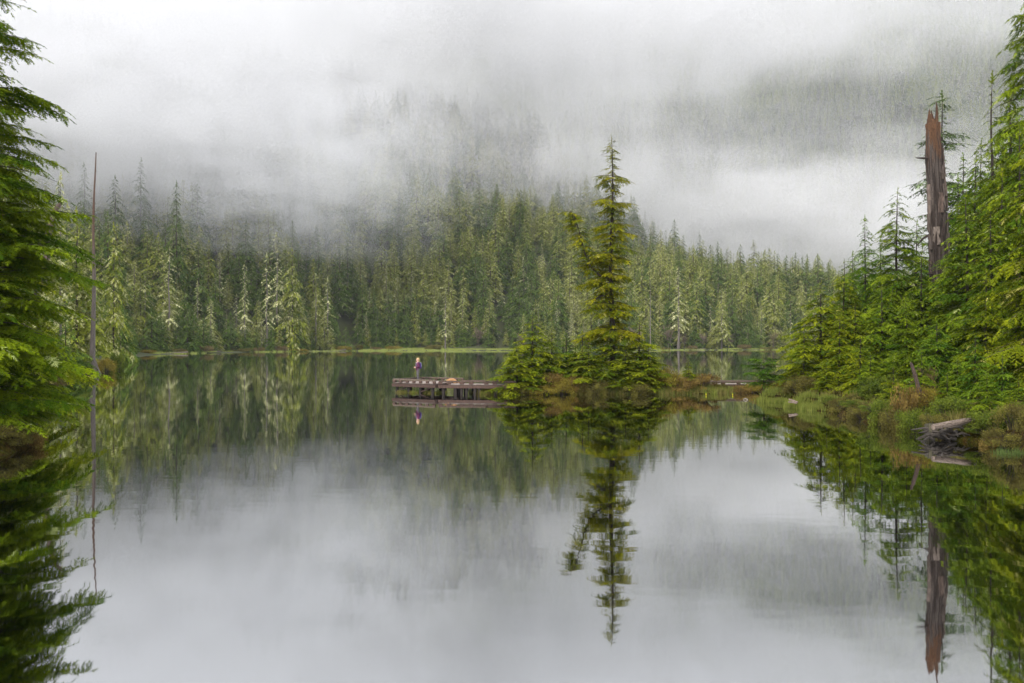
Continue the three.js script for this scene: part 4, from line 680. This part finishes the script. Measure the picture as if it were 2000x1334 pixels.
const stock = [];
{ // where the trees stand: dense from the waterline up the slopes
  const r = seeded(2024);
  const tryPut = (x, z, spacing, tag_) => { for (let i = stock.length - 1; i >= Math.max(0, stock.length - 600); i--) if (Math.hypot(stock[i].x - x, stock[i].z - z) < spacing * (stock[i].front ? 0.75 : 1)) return null; const s = { x, z, y: landHeight(x, z), ...tag_ }; stock.push(s); return s; };
  // front rows by walking the far shoreline
  const walk = LAKE.slice(14, 32).map((p) => p);
  for (let k = 0; k < walk.length - 1; k++) {
    const [ax, az] = walk[k], [bx, bz] = walk[k + 1], len = Math.hypot(bx - ax, bz - az), nx = -(bz - az) / len, nz = (bx - ax) / len;
    for (let row = 0; row < 4; row++) for (let s = r() * 3; s < len; s += [3.6, 5, 5.5, 6][row] * (0.6 + 0.8 * r())) {
      const x0 = ax + (bx - ax) * s / len, z0 = az + (bz - az) * s / len, meadow = x0 > -62 && x0 < 3 ? 30 : x0 > 55 ? 9 : 2.5;
      let x = 0, z = 0, off = meadow + [1, 5, 10, 16][row] + 3 * r();
      x = x0 + nx * off; z = z0 + nz * off; if (shoreDistance(x, z) < 1.5) { x = x0 - nx * off; z = z0 - nz * off; }
      if (shoreDistance(x, z) < 1.5 || z > -88 || Math.abs(x / z) > 0.66) continue;
      const q = r(), alderPatch = x > -20 && noise2(x * 0.03, 9.7) > -0.1;
      const kind = row === 0 ? (q < (alderPatch ? 0.3 : 0.62) ? 'low' : q < 0.8 ? (alderPatch ? 'alder' : 'mid') : 'mid') : row === 1 ? (q < 0.25 ? 'low' : q < 0.45 ? 'mid' : q < 0.65 ? 'dark' : q < 0.8 ? 'olive' : q < 0.95 ? 'pale' : 'dead') : q < 0.4 ? 'dark' : q < 0.68 ? 'mid' : q < 0.84 ? 'olive' : q < 0.96 ? 'pale' : 'dead';
      const size = kind === 'low' ? 0.5 + 0.75 * r() : kind === 'alder' ? 0.8 + 0.5 * r() : row === 0 ? 0.3 + 0.35 * r() : row === 1 ? 0.45 + 0.45 * r() : 0.65 + 0.5 * r();
      tryPut(x, z, [2.2, 3.6, 4.2, 4.6][row], { kind, size: size * (kind === 'alder' || kind === 'low' ? 0.85 : x > 60 && row ? 0.9 : 0.72), row, front: true });
    }
  }
  for (let i = 0; i < 90000 && stock.length < 9000; i++) {
    const d = 150 + Math.pow(r(), 0.8) * 760, a = -0.68 + r() * 1.36, x = a * d, z = -d, s = shoreDistance(x, z);
    if (s < 34 || (x > -62 && x < 3 && s < 60) || (d > 620 && x > 260)) continue;
    const q = r(), pat = noise2(x * 0.012, z * 0.012), kind = q < 0.36 - 0.2 * pat ? 'dark' : q < 0.7 - 0.1 * pat ? 'mid' : q < 0.88 ? 'olive' : q < 0.975 ? 'pale' : 'dead';
    tryPut(x, z, 5.2, { kind, size: (0.36 + 0.62 * Math.pow(r(), 1.5)) * (x > 60 ? 1.1 : 1), row: 9 });
  }
}
const named = stock.filter((s) => s.row < 9).map((s) => ({ s, show: FULL[s.kind] * s.size / -s.z * (s.row === 0 ? 1.5 : s.row === 1 ? 1.2 : 1) })).sort((a, b) => b.show - a.show).slice(0, 290).map((e) => e.s);
const chosen = new Set(named);
const ORD = ['first', 'second', 'third', 'fourth', 'fifth', 'sixth', 'seventh', 'eighth', 'ninth', 'tenth', 'eleventh', 'twelfth', 'thirteenth', 'fourteenth', 'fifteenth', 'sixteenth', 'seventeenth', 'eighteenth', 'nineteenth', 'twentieth'];
const TENS = ['', '', 'twenty', 'thirty', 'forty', 'fifty', 'sixty', 'seventy', 'eighty', 'ninety'];
const ordinal = (n) => (n <= 20 ? ORD[n - 1] : n >= 100 ? 'hundred-and-' + ordinal(n - 100) : n % 10 ? TENS[Math.floor(n / 10)] + '-' + ORD[n % 10 - 1] : TENS[n / 10].replace(/y$/, 'ieth'));
{
  const sections = [['left of grey snag', 0], ['between snag and dock', 0], ['above the dock', 0], ['behind the island', 0], ['near right bank', 0]];
  const part = (s) => { const px = 1000 + s.x / -s.z * FOCAL; return px < 190 ? 0 : px < 765 ? 1 : px < 980 ? 2 : px < 1290 ? 3 : 4; };
  const tallies = new Map(), r = seeded(3);
  named.sort((a, b) => a.x / -a.z - b.x / -b.z).forEach((s) => {
    const sec = sections[part(s)][0], row = ['on far waterline', 'in first far rank', 'in second far rank', 'in third far rank'][s.row], key = s.kind + sec + s.row, n = (tallies.get(key) ?? 0) + 1; tallies.set(key, n);
    const shapes = FT[s.kind], [nm, bm] = farMat[s.kind];
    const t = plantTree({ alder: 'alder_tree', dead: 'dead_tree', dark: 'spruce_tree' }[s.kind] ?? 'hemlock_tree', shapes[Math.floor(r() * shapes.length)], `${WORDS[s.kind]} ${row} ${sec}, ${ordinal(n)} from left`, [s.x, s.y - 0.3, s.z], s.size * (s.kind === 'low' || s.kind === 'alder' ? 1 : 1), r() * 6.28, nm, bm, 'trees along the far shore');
  });
  // everything behind them is one forest
  const forest = new THREE.Group(); forest.name = 'hillside_forest'; scene.add(forest);
  tag(forest, 'dense misty conifer forest climbing the hillside beyond the far shore', 'forest', undefined, 'stuff');
  const M = new THREE.Matrix4(), Q = new THREE.Quaternion(), E = new THREE.Euler();
  for (const kind of Object.keys(FT)) FT[kind].forEach((g, v) => {
    const list = stock.filter((s, i) => !chosen.has(s) && s.kind === kind && i % FT[kind].length === v); if (!list.length) return;
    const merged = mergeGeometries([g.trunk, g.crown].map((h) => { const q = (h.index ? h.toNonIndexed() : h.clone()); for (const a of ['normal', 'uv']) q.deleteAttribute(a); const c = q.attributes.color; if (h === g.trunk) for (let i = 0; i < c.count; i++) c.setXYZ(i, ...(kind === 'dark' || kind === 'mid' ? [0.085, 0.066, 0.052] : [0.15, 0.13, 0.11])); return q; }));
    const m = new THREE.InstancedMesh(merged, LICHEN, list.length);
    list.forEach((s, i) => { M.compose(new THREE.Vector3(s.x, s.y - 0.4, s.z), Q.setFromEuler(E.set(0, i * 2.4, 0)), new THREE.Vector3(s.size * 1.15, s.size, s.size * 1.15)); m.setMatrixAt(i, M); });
    m.name = 'trees'; m.castShadow = m.receiveShadow = true; forest.add(m);
  });
}
{ // left-shore trees seen past the big hemlock, each on its own
  const put = (kind, v, px, d, top, label, thin = 1, mats) => { const g = FT[kind][v], x = worldX(px, d), y = Math.max(0.2, landHeight(x, -d)), H = heightOf(top, d) - y; plantTree(kind === 'pale' || kind === 'olive' ? 'hemlock_tree' : 'spruce_tree', g, label, [x, y - 0.3, -d], H / g.H, px, (mats ?? farMat[kind])[0], (mats ?? farMat[kind])[1], 'trees on the left shore', thin); };
  put('mid', 0, 222, 118, 430, 'yellowish lichen-hung hemlock right of the slender grey snag', 0.65);
  put('mid', 2, 150, 104, 400, 'lichen-hung hemlock left of the slender grey snag', 0.9);
  put('pale', 0, 118, 92, 330, 'pale drooping hemlock showing behind the big left hemlock', 0.65);
  put('mid', 1, 70, 88, 360, 'green hemlock half hidden behind the big left hemlock', 1);
  put('low', 0, 128, 86, 600, 'low hemlock beneath the pale left shore trees', 1.1);
  put('low', 2, 235, 150, 585, 'dense dark rounded hemlock at the corner of left shore', 0.8);
  put('dark', 1, 165, 330, 316, 'tall dark spruce fading into mist left of grey snag', 0.9);
  put('dark', 0, 225, 322, 340, 'tall dark spruce just right of grey snag top', 0.9);
  put('dark', 2, 275, 352, 306, 'misty tall spruce above the left cove', 0.85);
  const shore = (px) => { let d = 200; while (d < 420 && shoreDistance(worldX(px, d), -d) < 3) d += 2; return d; };
  for (const [kind, v, px, back, top, label, thin] of [['pale', 0, 478, 4, 512, 'slim pale lichen-draped hemlock, leftmost of three pale ones left of dock', 0.7], ['pale', 1, 521, 5, 492, 'pale lichen-draped hemlock, middle of three pale ones left of dock', 0.9], ['pale', 0, 541, 12, 452, 'tallest of the three pale lichen-draped hemlocks left of dock', 0.85], ['mid', 2, 571, 3, 482, 'tall hemlock with long bare grey trunk at the far waterline', 0.8], ['pale', 1, 640, 10, 540, 'pale olive hemlock right of the bare grey trunk', 1.1], ['pale', 0, 330, 8, 480, 'pale lichen-draped hemlock above the left cove', 1], ['pale', 1, 412, 3, 585, 'short pale drooping hemlock leaning over the left cove', 1.4], ['dead', 0, 617, 4, 532, 'reddish dead trunk with broken tip near the bare grey trunk', 0.8], ['pale', 1, 870, 8, 560, 'pale hemlock on the far shore right above the dog', 1], ['pale', 0, 1325, 6, 520, 'pale lichen-draped hemlock on the far shore right of lone spruce', 1], ['dead', 1, 1270, 5, 540, 'dead pale trunk close to the lone spruce on the far shore', 0.8], ['olive', 0, 1410, 5, 560, 'olive hemlock on the far shore above the boardwalk', 1]]) put(kind, v, px, shore(px) + back, top, label, thin);
  put('dark', 1, 345, 316, 350, 'ragged flat-topped hemlock standing clear against the mist', 0.7);
}

// ---------------------------------------------------------------- mountain forest, snow
{
  const shapes = [201, 202, 203].map((seed, i) => conifer({ seed, H: 28, R: [6, 5, 6.6][i], q: 9, k: 3, dh: 0.8, h0: 2, trunkSides: 5, limb: 0.006, rise: 0, droop: 0.5, profile: (t) => Math.pow(1 - t, 0.75), palette: [FAR_DARK, FAR_MID, FAR_OLIVE][i], gap: 0.15, lichen: 0.1 }));
  const r = seeded(77), lists = [[], [], []];
  for (let i = 0; i < 32000; i++) { const x = -460 + r() * 1800, z = -830 - r() * 960, h = mountainHeight(x, z); if (h < 4 || x / -z > 0.72 || x / -z < -0.3 || noise2(x * 0.02, z * 0.012) > 0.75) continue; lists[Math.floor(r() * 3)].push([x, h - 0.6, z, 0.5 + 0.45 * r(), r() * 6]); }
  const forest = new THREE.Group(); forest.name = 'mountain_forest'; scene.add(forest);
  tag(forest, 'distant conifer forest on the mountainside dissolving in mist', 'forest', undefined, 'stuff');
  shapes.forEach((g, k) => { const m = new THREE.InstancedMesh(g.crown, NEEDLE, lists[k].length), M = new THREE.Matrix4(), Q = new THREE.Quaternion(), E = new THREE.Euler(); lists[k].forEach(([x, y, z, s, a], i) => { M.compose(new THREE.Vector3(x, y, z), Q.setFromEuler(E.set(0, a, 0)), new THREE.Vector3(s, s, s)); m.setMatrixAt(i, M); }); m.name = 'trees'; m.castShadow = m.receiveShadow = true; forest.add(m); });
}

// ---------------------------------------------------------------- drifting mist: banks of fine droplets, thickest over the left slope, in the valley and on the mountain
{
  // px, py, distance of each bank's middle; spread in metres; optical depth through its middle
  const banks = [
    [235, 180, 405, 80, 40, 42, 2.5], [20, 230, 330, 45, 26, 35, 2.2], [465, 330, 385, 46, 21, 30, 1.7],   // left slope and the tongue creeping right
    [560, 35, 640, 170, 38, 70, 2.2], [800, 280, 560, 140, 46, 55, 0.5], [1000, 45, 720, 140, 46, 70, 1.9],  // middle hill
    [1180, 370, 650, 45, 45, 60, 1.0], [1430, 435, 720, 150, 30, 90, 1.9], [1760, 445, 760, 130, 30, 90, 1.6], // valley
    [1600, 250, 900, 280, 120, 70, 0.5], [1500, -50, 1050, 450, 56, 130, 2.2], [600, -30, 780, 300, 58, 100, 1.8], [1360, -5, 1050, 150, 50, 90, 1.9], // mountain veil, cloud base
  ].map(([px, py, d, sx, sy, sz, depth]) => [P3(px, py, d), sx, sy, sz, depth / (2.507 * sz)]);
  const density = (x, y, z) => {
    let e = 0;
    for (const [c, sx, sy, sz, a] of banks) { const q = ((x - c[0]) / sx) ** 2 + ((y - c[1]) / sy) ** 2 + ((z - c[2]) / sz) ** 2; if (q < 12) e += a * Math.exp(-q / 2); }
    e -= 0.0008; if (e < 1e-5) return 0;
    const n = 0.24 * noise3(x * 0.009, y * 0.018, z * 0.009) + 0.14 * noise3(x * 0.024, y * 0.05, z * 0.024);
    return e * clamp(1 + 1.1 * n, 0.1, 2.2);
  };
  const MIST = new THREE.MeshStandardMaterial({ color: rgb(MIST_ALBEDO * 0.985, MIST_ALBEDO * 0.99, MIST_ALBEDO), roughness: 1, side: THREE.DoubleSide });
  const r = seeded(808), gauss = () => Math.sqrt(-2 * Math.log(1 - r())) * Math.cos(6.2832 * r());
  const cloud = new THREE.Group(); cloud.name = 'mist_cloud'; scene.add(cloud);
  tag(cloud, 'grey-white mist drifting over the forested slopes', 'mist', undefined, 'stuff');
  // one set of cells, each a box of droplets at one of sixteen densities, laid side by side; larger cells farther away
  const CW = 34, CH = 22, FLAKE = 0.057, area = 0.65 * FLAKE * FLAKE * 1.08, most = 150000, step = 1.4, LEVELS = 16;
  const lists = Array.from({ length: LEVELS }, () => []), M = new THREE.Matrix4(); let total = 0;
  for (const [k, near, end] of [[0.66, 250, 451.96], [1, 451.96, 553.96], [1.45, 553.96, 850.76], [2.1, 850.76, 1390]]) {
    const cw = CW * k, ch = CH * k;
    for (let z = -near - cw / 2; z > -end; z -= cw) for (let x = -Math.ceil(-z * 0.74 / cw) * cw; x < -z * 0.74; x += cw) for (let y = ch / 2; y < 20 - z * 0.5; y += ch) {
      const want = density(x, y, z) * CW * CW * CH * k / area;         // droplets scale with the cell, so its depth alone counts
      const lv = Math.log(most / want) / Math.log(step);
      if (!(lv < LEVELS + 1)) continue;
      const big = Math.max(1, Math.sqrt(want / most)), level = clamp(Math.round(lv), 0, LEVELS - 1);
      lists[level].push([x + cw * 0.36 * (r() - 0.5), y + ch * 0.45 * (r() - 0.5), z + cw * 0.36 * (r() - 0.5), Math.floor(r() * 4), r() < 0.5 ? -1 : 1, k, big]);
    }
  }
  lists.forEach((list, level) => {
    if (!list.length) return;
    const n = Math.round(most / step ** level), p = new Float32Array(n * 9);
    for (let i = 0; i < n; i++) {
      const cx = (r() - 0.5 + 0.3 * (r() - 0.5)) * CW, cy = (r() - 0.5 + 0.3 * (r() - 0.5)) * CH, cz = (r() - 0.5 + 0.3 * (r() - 0.5)) * CW, a = unit([gauss(), gauss(), gauss()]), b = unit(cross(a, unit([gauss(), gauss(), gauss()]))), e = cross(a, b), s = FLAKE * (0.6 + 0.8 * r());
      for (let v = 0; v < 3; v++) { const f = v ? -0.5 * s : s, h = v ? (v === 1 ? 0.87 : -0.87) * s : 0; p[i * 9 + v * 3] = cx + b[0] * f + e[0] * h; p[i * 9 + v * 3 + 1] = cy + b[1] * f + e[1] * h; p[i * 9 + v * 3 + 2] = cz + b[2] * f + e[2] * h; }
    }
    const g = new THREE.BufferGeometry(); g.setAttribute('position', new THREE.BufferAttribute(p, 3));
    const copies = list.flatMap((e) => Array.from({ length: Math.max(1, Math.round(e[6] ** 2)) }, () => e));   // the densest cells are filled more than once
    const m = new THREE.InstancedMesh(g, MIST, copies.length); total += n * copies.length;
    copies.forEach(([x, y, z, t, up, k], i) => { M.makeRotationY((t + i) * Math.PI / 2).scale(new THREE.Vector3(k, up * k, k)).setPosition(x, y, z); m.setMatrixAt(i, M); });
    m.name = 'mist_cloud_bank'; m.castShadow = m.receiveShadow = true; cloud.add(m);
  });
  console.log('mist droplets', total);
}

{ let n = 0; const seen = new Set(); scene.traverse((o) => { if (o.isMesh && !seen.has(o.geometry)) { seen.add(o.geometry); n += (o.geometry.index ?? o.geometry.attributes.position).count / 3; } }); console.log('triangles', Math.round(n), 'trees', stock.length, 'top', scene.children.length); }
renderer.render(scene, camera);
